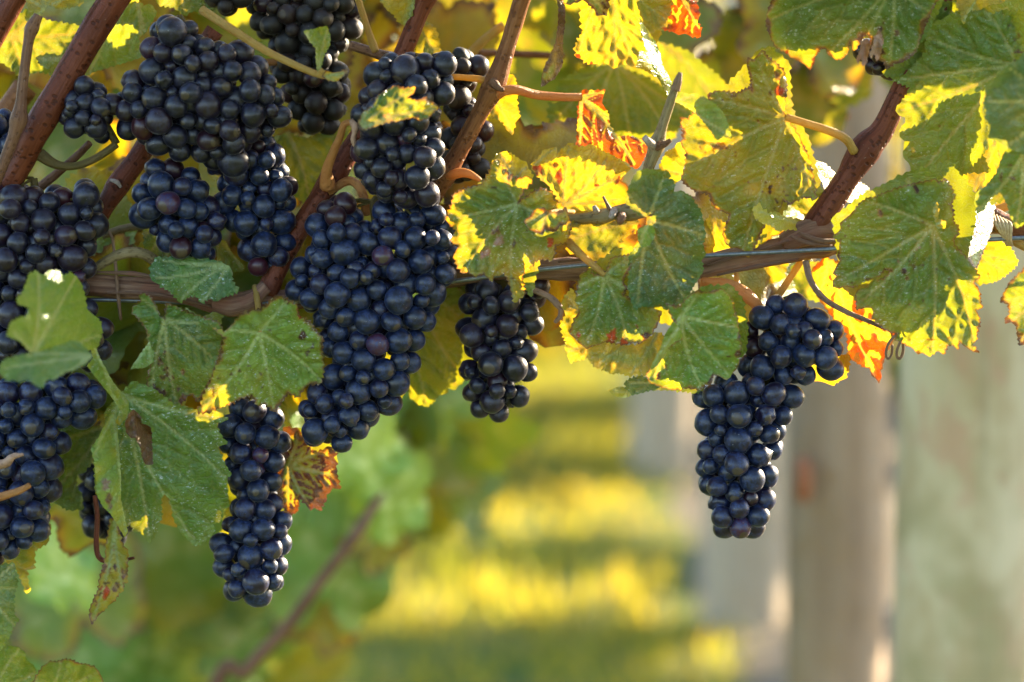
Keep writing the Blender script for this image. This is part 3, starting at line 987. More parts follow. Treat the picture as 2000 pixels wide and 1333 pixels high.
L("415,640 437,648 447,640 457,630 472,612 500,606 519,598 528,586 541,578 564,586 580,598 582,614 591,620 607,631 620,649 631,661 629,683 630,702 631,731 626,750 607,751 596,756 582,776 563,768 552,784 535,805 519,790 506,794 491,772 472,778 454,787 425,798 403,806 386,806 405,758 425,712 439,661", (507, 650), -0.030,
  tips="390,802 535,800 626,742 560,588 448,645", g=0.42, gvar=0.12, edge_g=0.1, brown=0.30, spots=0.55, dust=0.9, tilt=(0.25, 0.35), quilt=4.5, tone=1.4, res=4.0, label="pale green leaf with red brown margin in front of the two bunches", tooth=4,
  patch=[(585, 610, 12, 'r'), (560, 590, 10, 'd'), (590, 655, 12, 'd'), (600, 690, 9, 'd')], pet=[(506, 620, -0.026), (502, 585, -0.01), (498, 560, 0.0)])
L("277,572 293,580 304,595 312,617 321,622 326,592 356,605 394,620 425,628 435,643 432,684 419,721 400,762 394,772 387,787 378,772 365,775 350,794 342,794 331,787 310,778 293,775 287,746 293,721 298,700 290,668 287,646 277,631 265,617 257,614 258,602 274,589 269,578", (321, 622), -0.012,
  tips="345,792 415,700 272,582 296,760 390,630", g=0.27, dust=0.5, tilt=(-0.2, 0.25), wave=6, brown=0.12, label="green leaf with dark red blotches under the arm", quilt=4.0,
  patch=[(325, 690, 9, 'd'), (312, 706, 11, 'd'), (326, 722, 13, 'd'), (318, 738, 9, 'd'), (336, 740, 10, 'd'), (320, 768, 10, 'd'), (300, 755, 8, 'd'), (358, 780, 11, 'b'), (330, 790, 10, 'b'), (310, 765, 8, 'd'), (348, 760, 7, 'd'), (357, 728, 7, 'b')])
L("255,722 263,708 271,696 283,680 292,668 300,690 299,708 283,718 268,720", (292, 668), -0.022, g=0.42, tone=1.2, dust=0.4, tooth=1.5)
L("360,600 394,620 420,610 440,600 445,612 432,622 434,632 412,640 396,632 378,618", (360, 600), -0.004, g=0.40, tone=1.1, tooth=2)
L("300,512 302,504 328,504 360,500 400,505 435,514 448,520 454,532 452,548 466,568 450,576 435,581 425,589 406,581 395,593 381,575 366,581 351,591 340,576 328,567 312,557 302,552 296,548 293,520", (448, 516), -0.006,
  tips="300,545 351,588 395,590 464,568 310,508", g=0.24, dust=1.0, tilt=(0.1, -0.7), tone=1.05, label="green leaf flecked with white residue under the left tail of the big bunch", tooth=4)
L("422,463 442,474 450,490 460,502 478,520 476,530 440,532 425,520", (422, 463), 0.03, g=0.40, tone=1.0, tooth=1)
L("280,455 284,440 300,450 320,470 330,500 318,505 300,500 283,495 282,470", (330, 455), 0.03, g=0.25)
L("47,567 57,535 72,530 84,538 95,529 113,529 125,540 139,532 150,540 157,551 165,576 169,602 178,612 189,620 198,632 200,646 196,662 192,677 176,684 140,690 104,684 80,690 63,693 41,668 28,662 13,655 16,644 19,633 36,622 54,617 57,602 48,598 35,595 32,586", (63, 693), -0.132,
  tips="75,532 150,540 195,655 25,648", g=0.36, gvar=0.08, tilt=(1.6, 0.0), cup=0.6, dust=0.3, tooth=2.5, label="soft curled leaf whose top edge glares white in the sun", wave=9, res=5)
L("0,712 9,702 47,693 79,687 100,680 120,674 142,666 155,668 164,677 180,696 167,712 152,718 139,725 126,728 107,740 91,742 83,758 68,751 54,740 38,747 25,743 13,745 3,734 -4,726", (178, 696), -0.14, tips="5,720 84,752 110,738 50,695", g=0.24, dust=0.25, tilt=(0.0, -0.8), tooth=2.5, label="horizontal green leaf nearest the viewer in front of the left bunches")
L("142,661 160,652 176,658 186,676 195,699 208,724 221,747 238,768 252,787 252,800 247,815 233,832 226,826 234,800 224,784 207,762 189,740 178,726 170,715 182,700 178,684 160,676", (176, 660), -0.06, tips="235,830 250,790", g=0.50, tone=1.1, tooth=0.8, tilt=(0.8, 0.2), wave=10, label="narrow twisted leaf edge like a pale ribbon")
L("205,805 230,775 260,745 300,760 340,790 380,800 424,804 446,820 436,824 420,826 428,844 444,868 434,870 424,874 440,908 452,928 438,936 444,964 448,990 430,996 432,1016 416,1024 418,1040 396,1060 380,1066 356,1044 340,1016 332,976 322,966 314,976 316,1008 304,1044 292,1062 276,1038 262,1040 256,1024 244,1032 236,1012 228,1010 216,1000 200,988 186,960 184,900 178,876 192,856 204,832", (236, 770), -0.022,
  tips="448,820 446,940 384,1062 292,1056 190,890", g=0.27, gvar=0.08, edge_g=0.18, dust=1.0, tilt=(-0.12, 0.2), fold=0.25, fa=70, quilt=3.6, tooth=3, label="largest green leaf hanging low with white flecks and a dry curl stuck on it", res=4.6,
  patch=[(208, 945, 12, 'p'), (212, 972, 9, 'b'), (428, 1010, 16, 'y')])
L("204,832 216,812 224,806 230,840 232,880 236,930 236,975 242,1005 250,1040 244,1050 232,1030 216,1004 202,990 190,968 187,930 184,900 178,876 192,856", (222, 810), -0.034, tips="246,1045 184,890", g=0.48, tone=1.25, tooth=1.0, dust=0.2, tilt=(0.7, 0.0), wave=6, patch=[(207, 945, 12, "p"), (212, 972, 9, "b"), (214, 990, 7, "b")], label="pale folded edge of the largest leaf running down to its twisted tip")
L("216,1012 232,1020 236,1056 250,1080 249,1110 248,1140 242,1140 240,1156 232,1160 222,1176 210,1184 200,1196 190,1206 178,1220 174,1206 176,1188 184,1168 192,1152 195,1130 200,1112 206,1088 208,1060", (226, 1000), -0.028,
  tips="180,1216 240,1150", g=0.58, gvar=0.12, spots=0.8, brown=0.25, dust=0.0, tilt=(0.25, 0.1), tone=0.95, tooth=3, label="twisted leaf tip spotted brown hanging below the largest leaf",
  patch=[(222, 1072, 8, 'b'), (208, 1110, 14, 'b'), (225, 1108, 10, 'd'), (240, 1120, 11, 'b'), (205, 1155, 18, 'r'), (225, 1148, 12, 'b'), (190, 1182, 9, 'b')])
L("244,828 252,808 260,800 268,806 274,812 276,828 286,830 294,834 296,850 296,868 298,890 298,908 284,908 278,895 276,880 270,868 264,856 256,856 248,848", (262, 806), -0.045, g=0.9, name="dry_curl", tone=0.0, tooth=2, tilt=(1.6, 0.1), wave=22, quilt=7, vein=0.0, patch=[(270, 850, 200, 'b')], dust=0, label="crumpled brown dead leaf curl lying on the largest leaf", res=3.4)
L("100,832 132,832 198,834 200,860 190,885 180,900 164,924 150,928 148,948 160,968 162,996 136,996 120,990 108,984 100,950 100,900", (210, 830), 0.02, tips="158,992 105,960 110,860", g=0.24, tone=0.95, dust=0.2)
L("-20,1050 40,1045 100,1024 94,1060 68,1076 66,1112 52,1114 58,1156 52,1160 38,1124 28,1104 -20,1120", (-20, 1060), 0.01, g=0.34, edge_g=0.35, dust=0.2, patch=[(52, 1145, 22, 'y')])
L("-30,1110 0,1105 28,1100 34,1140 26,1170 28,1200 38,1210 24,1225 20,1240 0,1275 -30,1290", (-30, 1150), -0.02, g=0.28, dust=0.3, tone=0.95)
L("-20,1290 0,1275 20,1262 34,1264 48,1275 52,1290 66,1300 72,1312 62,1336 -20,1360", (-10, 1345), -0.06, g=0.25, dust=0.5, tilt=(0, 0.5), tooth=2)
L("60,1340 74,1316 85,1300 95,1292 110,1293 125,1288 140,1290 155,1296 170,1298 186,1304 194,1312 200,1325 206,1360 60,1370", (90, 1380), -0.055, g=0.42, dust=0.4, spots=0.3, tilt=(0, 0.5), tooth=3, brown=0.1, label="low leaf at the bottom corner with a scalloped top edge")
L("545,860 558,834 584,840 592,856 600,872 620,884 644,872 655,884 662,886 652,894 656,900 658,925 664,956 650,954 644,964 638,966 638,980 632,984 624,998 614,992 606,998 600,990 596,984 586,972 584,985 580,1000 564,1008 556,994 544,988 540,950 540,905", (564, 912), 0.02,
  tips="660,930 605,990 560,1000 585,845 640,880", g=0.36, red=2.2, redw=8.0, brown=0.6, dust=0.1, quilt=6, tooth=4, tone=0.9, res=3.4, label="yellow green leaf striped maroon and brown between its veins", vein=1.0)
L("780,640 815,600 856,564 888,556 897,576 906,602 904,650 902,693 898,715 891,715 889,747 878,750 872,769 858,773 846,784 834,795 815,788 800,775 796,762 790,769 784,781 777,775 768,778 740,760 735,700", (800, 560), 0.045,
  tips="834,792 892,725 900,620 770,775 780,700", g=0.42, gvar=0.1, dust=0.05, tilt=(0.2, 0.15), tooth=3.5, quilt=4, label="broad yellow green leaf just behind the central bunch")
L("535,268 560,262 600,270 690,240 700,270 680,290 650,330 620,380 600,400 570,380 548,330", (560, 255), 0.06, tips="605,395 690,250", g=0.36, dust=0, quilt=3)
L("560,470 600,430 640,440 640,520 600,560 565,560 540,520", (600, 430), 0.06, g=0.40, dust=0)
L("698,243 708,220 727,208 736,189 752,178 771,167 790,172 812,170 808,184 796,192 812,196 824,192 834,189 836,196 848,200 858,211 846,222 838,232 818,236 806,230 783,236 755,240 727,249 712,254 705,254", (700, 250), -0.058,
  tips="810,172 855,212 820,232 736,192", g=0.30, gvar=0.06, dust=0.9, brown=0.15, tilt=(0.1, -0.3), tooth=2, quilt=4.5, res=3.6, label="small tapered leaf lying across the middle bunch, its tip yellow", patch=[(845, 210, 28, 'y'), (758, 232, 12, 'p'), (815, 228, 9, 'b')])
L("593,61 610,58 622,54 639,52 645,72 644,90 635,104 630,120 626,135 620,140 617,118 617,95 604,80", (624, 138), -0.035, tips="640,55 598,62", g=0.38, tone=1.0, tilt=(0.8, 0), tooth=1.5, dust=0.2, label="tiny folded shoot tip leaf on its thin stalk", res=3.2,
  pet=[(634, 148, -0.034), (600, 138, -0.03), (520, 100, -0.022), (450, 56, -0.012), (395, 20, 0.0)], petr=(0.0018, 0.0026))
L("636,138 650,142 664,140 680,134 682,140 670,150 656,160 640,158 628,150", (634, 148), -0.036, g=0.75, tooth=2, res=3, dust=0.6, brown=0.2)
L("735,-12 820,-30 850,-10 812,0 806,20 798,48 790,52 780,45 770,30 755,18", (812, -30), 0.018, g=0.66, tips="795,50 745,0", dust=0, label="yellow green leaf tip beside the slanting cane at the top")
L("815,40 840,45 852,60 858,80 860,104 840,112 818,110 795,95 800,60", (812, 36), 0.03, g=0.60, dust=0)
L("948,160 965,180 975,150 985,140 1005,150 1008,165 1014,180 1008,195 1012,215 1015,230 1006,240 1000,265 990,255 985,240 968,232 955,222", (965, 190), 0.028, g=0.72, tips="1005,150 1000,262", dust=0.1, label="yellow serrated leaf behind the knuckled orange cane")
# --- centre and right half
L("870,430 882,400 886,380 900,372 918,366 940,360 955,340 960,318 972,312 982,330 996,340 1010,350 1030,345 1040,352 1024,372 1012,396 1040,375 1060,368 1080,378 1083,392 1098,402 1105,420 1115,440 1112,462 1105,475 1085,480 1084,498 1080,510 1060,506 1045,510 1030,530 1020,540 1022,560 1025,575 1005,592 1000,575 994,550 985,535 975,540 965,540 962,552 945,535 925,540 915,533 905,535 893,520 885,500 890,490 895,480 884,476 878,470 884,460 890,450 878,440", (1010, 398), -0.024,
  tips="882,428 905,532 1002,585 1100,440 965,325", g=0.40, gvar=0.12, edge_g=0.25, dust=0.9, spots=0.2, brown=0.10, tilt=(0.1, 0.15), quilt=5.0, tooth=4.0, res=4.0, tone=0.95, label="star shaped green leaf with yellow sunlit strips and grey scabs beside the middle bunch",
  patch=[(975, 470, 16, 'p'), (952, 490, 11, 'p'), (993, 352, 10, 'p'), (942, 500, 8, 'p'), (968, 450, 12, 'b'), (1075, 475, 10, 'r')])
L("960,318 972,300 985,296 1000,302 1015,312 1028,316 1032,330 1042,345 1036,356 1018,356 1000,345 985,335", (1005, 352), -0.012, g=0.85, tooth=3, dust=0.1, quilt=4, tips="975,302 1030,325")
L("1036,322 1050,312 1063,292 1076,290 1087,287 1088,300 1085,310 1066,318 1046,324", (1040, 330), 0.0, g=0.9, tooth=2, dust=0.1)
L("1088,302 1100,290 1113,280 1130,288 1157,283 1175,294 1192,302 1214,316 1233,331 1222,340 1214,347 1204,360 1198,372 1208,380 1220,388 1210,394 1201,400 1180,408 1157,413 1120,410 1082,406 1088,384 1074,366 1063,356 1048,342 1038,331 1040,318 1062,312 1086,310", (1100, 400), 0.012,
  tips="1045,330 1112,284 1190,305 1225,335 1212,390", g=0.93, gvar=0.10, dust=0.0, tilt=(0.15, 0.1), quilt=4, brown=0.0, tooth=3, label="bright yellow leaf with red nicks above the olive shoot", patch=[(1052, 330, 15, 'r'), (1092, 345, 13, 'r'), (1085, 322, 8, 'd'), (1168, 366, 8, 'r'), (1210, 356, 12, 'r'), (1120, 340, 5, 'b')])
L("1139,176 1160,178 1183,176 1178,190 1176,202 1182,212 1189,227 1190,245 1205,268 1222,266 1239,268 1256,274 1268,280 1262,300 1255,315 1250,325 1243,331 1230,322 1220,315 1204,306 1189,302 1175,292 1158,284 1140,286 1126,290 1128,250 1129,205", (1135, 190), 0.02,
  tips="1240,325 1132,284 1265,284 1180,180", g=0.88, red=3.0, redw=7.0, dust=0.0, quilt=5, tooth=2.5, res=3.6, tone=1.0, vein=1.3, label="flaming red leaf with thick yellow veins", pet=[(1100, 190, 0.016), (1050, 186, 0.012), (1010, 176, 0.006), (985, 178, 0.004), (972, 186, 0.008)], petmat=M_PETIOLE_PINK, petr=(0.0022, 0.0028))
L("1076,198 1095,157 1142,135 1180,128 1220,135 1260,150 1290,167 1315,195 1350,220 1340,240 1325,252 1315,271 1270,275 1230,268 1190,265 1150,262 1120,270 1108,262 1100,258 1079,246 1070,225", (1200, 120), 0.11,
  tips="1080,240 1130,265 1230,268 1310,268 1345,222", g=0.34, dust=0.0, tilt=(0, 0.2), tooth=5, label="broad shaded olive leaf, soft, behind the red leaf")
L("1135,9 1160,-20 1220,-40 1300,-30 1312,0 1309,25 1300,40 1293,54 1290,70 1284,82 1282,95 1277,104 1262,112 1248,120 1239,135 1228,128 1217,126 1206,132 1198,135 1190,128 1183,123 1168,124 1154,126 1140,118 1126,113 1124,91 1132,75 1139,60 1134,35", (1190, -40), 0.012,
  tips="1130,100 1198,132 1240,128 1300,40", g=0.56, gvar=0.10, edge_g=0.15, dust=0.2, tilt=(0.0, 0.1), quilt=5, tooth=5, res=4.2, label="bright yellow green leaf glowing at the top beside the orange spotted one", patch=[(1130, 112, 7, 'r'), (1155, 126, 5, 'r')])
L("1290,-20 1340,-30 1358,-5 1367,31 1362,45 1370,58 1369,72 1350,72 1338,66 1325,69 1312,62 1296,57 1286,40 1292,15", (1310, -40), 0.024, g=0.95, red=0.9, redw=8.0, dust=0, quilt=4, tips="1366,60 1300,55", label="orange yellow leaf blotched red at the top", patch=[(1352, 20, 18, 'r'), (1362, 62, 14, 'r'), (1318, 52, 10, 'r'), (1336, 45, 7, 'r')])
L("1063,-30 1130,-40 1190,-20 1188,18 1186,32 1178,30 1165,32 1160,18 1148,8 1138,0 1110,10 1090,-5", (1110, -50), -0.004, g=0.16, tone=1.2, dust=0.4, tips="1186,28 1090,-5", brown=0.2, patch=[(1180, 20, 16, 'd')])
L("1249,33 1254,40 1258,50 1264,56 1268,63 1276,76 1283,88 1290,108 1293,126 1304,146 1312,164 1310,180 1306,190 1296,172 1284,151 1273,128 1265,104 1258,84 1252,63", (1308, 188), -0.006, tips="1250,36", g=0.40, tone=1.25, dust=0, spots=0.3, tooth=1, tilt=(1.2, 0), wave=12, label="grey curled leaf strip hanging from the top, edged with sun")
L("1250,100 1266,104 1280,130 1292,150 1290,156 1274,146 1258,136 1242,132", (1290, 160), 0.004, g=0.62, tone=1.2, tooth=2, tilt=(1.4, 0.3))
L("1318,198 1330,180 1345,184 1356,183 1376,190 1394,202 1408,214 1416,227 1424,250 1430,271 1414,268 1400,274 1390,258 1378,243 1366,228 1353,217 1335,206", (1318, 198), -0.020, tips="1428,268 1356,186", g=0.34, tone=1.25, dust=0.1, tooth=1.5, tilt=(-0.7, -0.4), fold=0.4, fa=40, label="folded grey green leaf hanging from the broken olive stub")
L("1104,20 1102,60 1099,80 1099,126 1091,142 1082,156 1072,161 1064,168 1057,170 1058,150 1063,132 1076,106 1085,85 1090,50 1091,16 1082,-20 1098,-20", (1091, -10), -0.006, tips="1058,168 1098,120", g=0.55, brown=0.8, dust=0.1, tooth=1.5, tilt=(1.2, 0), wave=10, label="narrow dried leaf hanging edge on from the top")
L("1460,112 1472,116 1480,108 1488,98 1500,112 1516,124 1531,139 1536,160 1536,180 1531,220 1545,245 1563,268 1568,282 1576,299 1584,325 1590,350 1594,390 1570,385 1556,392 1545,400 1530,392 1526,405 1520,418 1500,430 1490,448 1480,470 1472,488 1460,505 1450,490 1440,485 1428,486 1418,478 1412,455 1425,420 1412,414 1400,410 1390,396 1385,380 1370,376 1355,372 1340,362 1330,350 1338,330 1340,300 1332,288 1334,260 1330,245 1330,228 1344,232 1356,220 1368,216 1380,222 1384,200 1381,186 1400,178 1418,180 1438,183 1452,176 1466,170 1466,155 1462,140 1458,126", (1535, 229), -0.012,
  tips="1385,192 1480,115 1340,330 1450,492 1588,380", g=0.46, gvar=0.16, dust=0.7, spots=0.55, brown=0.22, tilt=(0.15, 0.1), quilt=5.5, tooth=3.5, res=4.2, tone=0.92, label="big mottled yellow green leaf with brown freckles left of the upright cane",
  patch=[(1463, 168, 10, 'd'), (1468, 178, 7, 'b'), (1520, 150, 10, 'b'), (1522, 178, 12, 'r'), (1385, 190, 6, 'd'), (1530, 330, 7, 'd'), (1504, 372, 9, 'd'), (1518, 396, 7, 'd'), (1482, 236, 5, 'd'), (1518, 345, 5, 'd')],
  pet=[(1570, 240, -0.014), (1620, 256, -0.015), (1652, 272, -0.01), (1668, 296, -0.003)], petr=(0.0020, 0.0026))
L("1287,328 1294,312 1302,296 1316,290 1322,280 1332,277 1338,290 1346,296 1338,320 1334,331 1340,340 1328,352 1318,360 1315,374 1308,364 1304,350 1296,346 1292,336", (1345, 345), 0.002, tips="1290,328 1330,280 1316,370", g=0.93, dust=0.1, quilt=4, tooth=2.5, label="pale gold leaf lobe lit through beside the olive stub")
L("1375,435 1390,420 1422,441 1426,452 1438,462 1428,468 1434,480 1420,486 1416,494 1398,499 1378,498 1372,470", (1390, 400), 0.022, g=0.85, tooth=3, dust=0)
L("1222,395 1226,372 1235,350 1246,334 1260,330 1280,334 1294,336 1296,352 1314,350 1318,365 1316,375 1330,372 1345,382 1356,396 1368,412 1374,440 1378,460 1372,475 1378,500 1370,510 1374,528 1364,545 1352,562 1346,578 1335,590 1316,598 1300,606 1288,594 1270,600 1255,598 1240,606 1232,585 1226,560 1230,528 1228,500 1242,482 1250,470 1262,448 1266,430 1292,405 1298,398 1288,405 1262,424 1250,422 1236,410", (1266, 430), -0.034,
  tips="1300,338 1374,460 1340,586 1245,600 1228,380", g=0.03, gvar=0.06, dust=0.7, tilt=(0.2, 0.25), quilt=4.5, tooth=2.5, tone=1.05, res=4.4, label="cool dark green leaf with rounded lobes hanging in front of the arm", edge_g=0.1)
L("1246,448 1262,440 1274,440 1280,452 1276,468 1268,480 1252,484 1246,470", (1266, 434), -0.045, g=0.30, tone=1.3, tooth=0.8, dust=0.3, tilt=(-0.8, 0.1), tips="1250,482")
L("1113,435 1158,432 1246,430 1250,445 1236,456 1226,462 1214,469 1222,485 1233,501 1218,512 1200,520 1189,518 1151,506 1110,493 1104,470", (1262, 432), 0.004, tips="1112,470 1215,505 1120,437", g=0.45, gvar=0.10, edge_g=0.2, dust=0.3, tilt=(0.1, -0.4), quilt=3.5, label="flat yellow green leaf under the olive shoot", patch=[(1236, 452, 9, 'b'), (1172, 430, 7, 'd'), (1250, 446, 8, 'r')])
L("1022,432 1034,424 1042,412 1063,406 1070,412 1085,416 1107,406 1110,418 1113,428 1102,440 1094,441 1088,452 1079,454 1066,450 1060,460 1048,456 1035,450 1028,442", (1068, 416), -0.042, tips="1024,434 1058,456 1110,425", g=0.42, brown=0.45, spots=0.6, dust=0.5, tilt=(0.2, 0), res=3.4, tooth=2.5, label="little brown rimmed leaf lying over the star shaped leaf", pet=[(1090, 412, -0.03), (1120, 414, -0.012)], petr=(0.0009, 0.0012))
L("1151,526 1160,538 1180,536 1189,520 1195,504 1215,500 1230,498 1232,520 1222,536 1217,551 1225,560 1220,576 1240,590 1268,598 1280,604 1293,608 1286,630 1271,655 1262,664 1252,671 1236,668 1220,674 1200,670 1183,668 1170,674 1157,677 1146,682 1139,677 1130,670 1123,661 1112,652 1123,620 1130,610 1129,598 1122,588 1126,576 1128,556 1135,535", (1181, 537), -0.028,
  tips="1130,560 1145,674 1225,668 1290,612 1228,505", g=0.27, gvar=0.08, edge_g=0.25, dust=0.7, brown=0.15, tilt=(0.05, 0.3), quilt=4.5, tooth=3, res=4.2, label="green leaf with a red nibbled lower edge under the arm", patch=[(1262, 655, 12, 'd'), (1195, 655, 14, 'r'), (1218, 668, 9, 'r'), (1245, 640, 7, 'b'), (1128, 655, 6, 'r')], pet=[(1160, 520, -0.028), (1135, 498, -0.02), (1110, 474, -0.008)], petr=(0.0017, 0.0026))
L("1328,598 1338,584 1347,576 1356,570 1362,567 1380,572 1395,568 1410,564 1422,576 1432,589 1434,605 1441,627 1443,650 1447,677 1444,695 1444,709 1440,720 1432,728 1426,738 1419,743 1406,736 1394,734 1392,744 1388,753 1378,752 1369,762 1345,758 1315,762 1290,756 1268,747 1262,731 1274,720 1284,709 1294,694 1302,677 1318,668 1331,662 1322,655 1309,652 1314,640 1315,627 1306,605 1299,592 1312,596", (1329, 618), -0.040,
  tips="1440,640 1425,735 1275,742 1365,572 1370,758", g=0.33, gvar=0.10, dust=0.7, spots=0.5, brown=0.22, tilt=(-0.2, 0.35), quilt=4.0, tooth=3, res=4.2, tone=1.35, label="round light green leaf with a folded left edge beside the lone bunch", patch=[(1390, 748, 12, 'd'), (1440, 690, 8, 'b'), (1300, 720, 7, 'd'), (1285, 735, 9, 'b')])
L("1300,652 1315,628 1326,640 1334,655 1330,664 1318,668 1304,680 1294,700 1282,716 1270,724 1276,704 1288,684", (1326, 640), -0.052, g=0.46, tone=1.15, tooth=0.8, tilt=(-1.0, 0), dust=0.4, tips="1272,722")
L("1098,589 1106,576 1117,564 1126,580 1132,610 1124,626 1130,650 1150,668 1190,672 1240,676 1284,650 1305,660 1302,680 1284,709 1262,734 1245,732 1227,734 1210,728 1195,731 1180,722 1164,718 1152,706 1145,699 1130,704 1113,708 1108,696 1104,684 1108,668 1100,655 1095,633 1104,618 1100,604", (1290, 640), -0.004,
  tips="1104,690 1105,600 1165,715 1230,732", g=0.56, gvar=0.1, edge_g=0.3, dust=0.4, tilt=(0.1, -0.3), quilt=3.5, tooth=4, label="yellow edged leaf lying flat below the red nibbled leaf")
L("1220,747 1234,740 1250,734 1264,740 1290,752 1330,758 1378,760 1360,768 1330,764 1300,762 1271,762 1252,768 1233,772 1224,762", (1370, 760), -0.014, g=0.12, tone=0.9, dust=0.3, tips="1226,750")
L("1186,762 1200,758 1217,756 1228,762 1235,769 1230,775 1217,778 1206,776 1198,772", (1235, 768), -0.010, g=0.66, tone=1.2, tooth=1, dust=0)
L("1515,-40 1508,0 1500,20 1496,45 1500,62 1505,75 1515,92 1530,100 1548,114 1560,120 1572,128 1583,138 1590,126 1592,112 1600,98 1612,96 1618,108 1630,116 1645,116 1655,104 1660,84 1668,100 1680,84 1692,66 1700,76 1700,96 1712,100 1714,118 1726,122 1732,136 1745,126 1758,124 1772,116 1785,106 1792,90 1800,70 1806,54 1812,40 1820,20 1828,6 1842,-20 1845,-60", (1746, -36), -0.030,
  tips="1500,40 1586,132 1685,82 1735,132 1815,25", g=0.26, gvar=0.08, edge_g=0.18, dust=0.8, brown=0.42, spots=0.25, tilt=(0.0, 0.25), quilt=4.0, tooth=3, res=4.6, label="big leaf at the top with a ragged brown eaten edge", patch=[(1536, 112, 16, 'r'), (1512, 100, 12, 'b'), (1590, 120, 14, 'r'), (1680, 74, 12, 'p'), (1718, 62, 13, 'd'), (1715, 70, 10, 'p'), (1750, 66, 9, 'b'), (1722, 100, 8, 'd'), (1760, 122, 8, 'p')])
for sx, sy in ((1690, 90), (1716, 80)):
    L(f"{sx-8},{sy-10} {sx+4},{sy-14} {sx+10},{sy} {sx+6},{sy+16} {sx+2},{sy+34} {sx-4},{sy+40} {sx-8},{sy+24} {sx-14},{sy+36} {sx-18},{sy+28} {sx-10},{sy+8}", (sx, sy - 10), -0.036, g=0.9, name="dry_shred", tone=0.0, vein=0.0, patch=[(sx, sy, 200, 'p')], tooth=1.5, wave=16, dust=0, res=3.2, tilt=(1.2, 0))
L("1744,154 1758,150 1768,145 1774,136 1780,132 1795,118 1809,104 1806,90 1812,72 1806,54 1815,50 1822,46 1830,38 1838,40 1848,32 1856,28 1870,22 1885,20 1900,12 1919,13 1930,22 1941,28 1960,20 1985,24 2010,20 2010,120 1990,138 1972,142 1950,180 1922,214 1924,235 1928,252 1941,271 1925,294 1903,318 1890,335 1872,350 1858,342 1843,340 1830,346 1815,343 1802,352 1790,350 1788,340 1780,340 1778,326 1774,318 1764,308 1763,296 1772,286 1777,277 1766,276 1757,268 1756,256 1761,246 1768,240 1768,230 1756,226 1749,217 1752,206 1760,200 1771,186 1772,178 1777,170 1760,164", (1985, 128), 0.0,
  tips="1810,72 1750,156 1752,218 1795,346 1925,20", g=0.29, gvar=0.06, dust=0.5, edge_g=0.12, spots=0.25, tilt=(0.1, 0.1), quilt=4.5, tooth=4, res=4.6, label="large serrated green leaf with bright yellow sun patches at the right edge", patch=[(1785, 295, 6, 'y')])
L("2040,90 2005,100 1984,122 1968,130 1952,142 1940,158 1924,172 1926,188 1920,204 1926,216 1924,232 1934,244 1932,258 1928,268 1946,276 1958,282 1972,290 1990,298 2040,310", (2060, 210), -0.085, tips="1925,200 1970,132 1968,285", g=0.05, tone=1.15, gvar=0.05, dust=0.2, tilt=(-0.3, 0.2), tooth=2.5, res=6, label="grey green leaf at the right edge, slightly soft and nearest the viewer there")
L("1945,340 1960,300 1975,285 2010,290 2020,360 2010,425 1998,440 1984,446 1972,420 1968,400 1958,382 1952,376 1936,386 1920,412 1908,420 1904,392 1906,378 1925,364", (2000, 300), -0.05, tips="1906,415 1984,442 2010,360", g=0.20, spots=1.0, dust=0.2, tilt=(0.2, 0.2), tooth=2, tone=1.1, label="dark green leaf peppered with black spots at the right edge")
L("1872,410 1868,385 1880,345 1900,318 1928,282 1941,272 1952,288 1952,310 1948,336 1930,356 1915,381 1910,378 1900,372 1888,374 1880,392 1876,420 1866,438 1860,424", (1945, 275), 0.016, tips="1870,430 1915,375", g=0.80, gvar=0.05, dust=0.1, tooth=2, label="yellow glowing leaf between the serrated leaf and the spotted leaf")
L("1869,-5 1900,-30 1965,-25 1962,4 1955,8 1940,8 1928,12 1912,20 1897,19 1890,28 1882,48 1878,42 1877,26 1868,12", (1920, -40), -0.012, tips="1881,46 1955,5", g=0.80, dust=0, tooth=2, label="bright yellow leaf tip hanging into view at the upper right")
L("1626,460 1634,456 1642,447 1640,436 1650,428 1660,420 1670,409 1680,396 1695,387 1712,386 1725,378 1752,368 1770,364 1788,358 1815,353 1826,348 1834,356 1848,350 1859,368 1866,385 1858,398 1862,415 1862,432 1872,445 1872,460 1864,468 1865,479 1878,494 1894,510 1904,525 1913,542 1906,548 1903,554 1910,560 1913,570 1914,585 1919,602 1910,606 1906,605 1912,618 1914,633 1908,650 1906,665 1900,674 1913,690 1902,688 1894,684 1882,676 1874,668 1870,684 1862,676 1850,677 1843,693 1834,686 1828,687 1815,697 1802,690 1793,693 1784,682 1774,677 1760,668 1746,665 1752,652 1738,650 1727,643 1716,632 1702,621 1706,610 1702,602 1688,602 1672,605 1672,590 1670,576 1676,566 1683,561 1693,560 1702,549 1725,545 1742,530 1728,528 1712,542 1692,548 1678,556 1664,562 1650,560 1640,565 1626,561 1626,548 1634,540 1626,535 1632,522 1640,510 1634,500 1639,488 1640,474", (1821, 441), -0.024,
  tips="1632,550 1680,590 1820,692 1905,680 1690,392", g=0.28, gvar=0.08, edge_g=0.15, dust=0.75, spots=0.55, brown=0.10, tilt=(0.08, 0.12), fold=0.12, fa=95, quilt=5.5, tooth=3.5, res=4.4, label="broadest leaf on the right with a glowing yellow lower lobe",
  patch=[(1793, 482, 9, 'p'), (1765, 530, 10, 'd'), (1755, 512, 6, 'b'), (1720, 415, 9, 'b'), (1790, 370, 8, 'd'), (1772, 540, 8, 'b')])
L("1826,430 1822,410 1830,395 1834,412 1832,428 1848,434 1846,446 1830,446", (1822, 440), -0.034, g=0.85, tooth=1.5, dust=0.1, res=3.2)
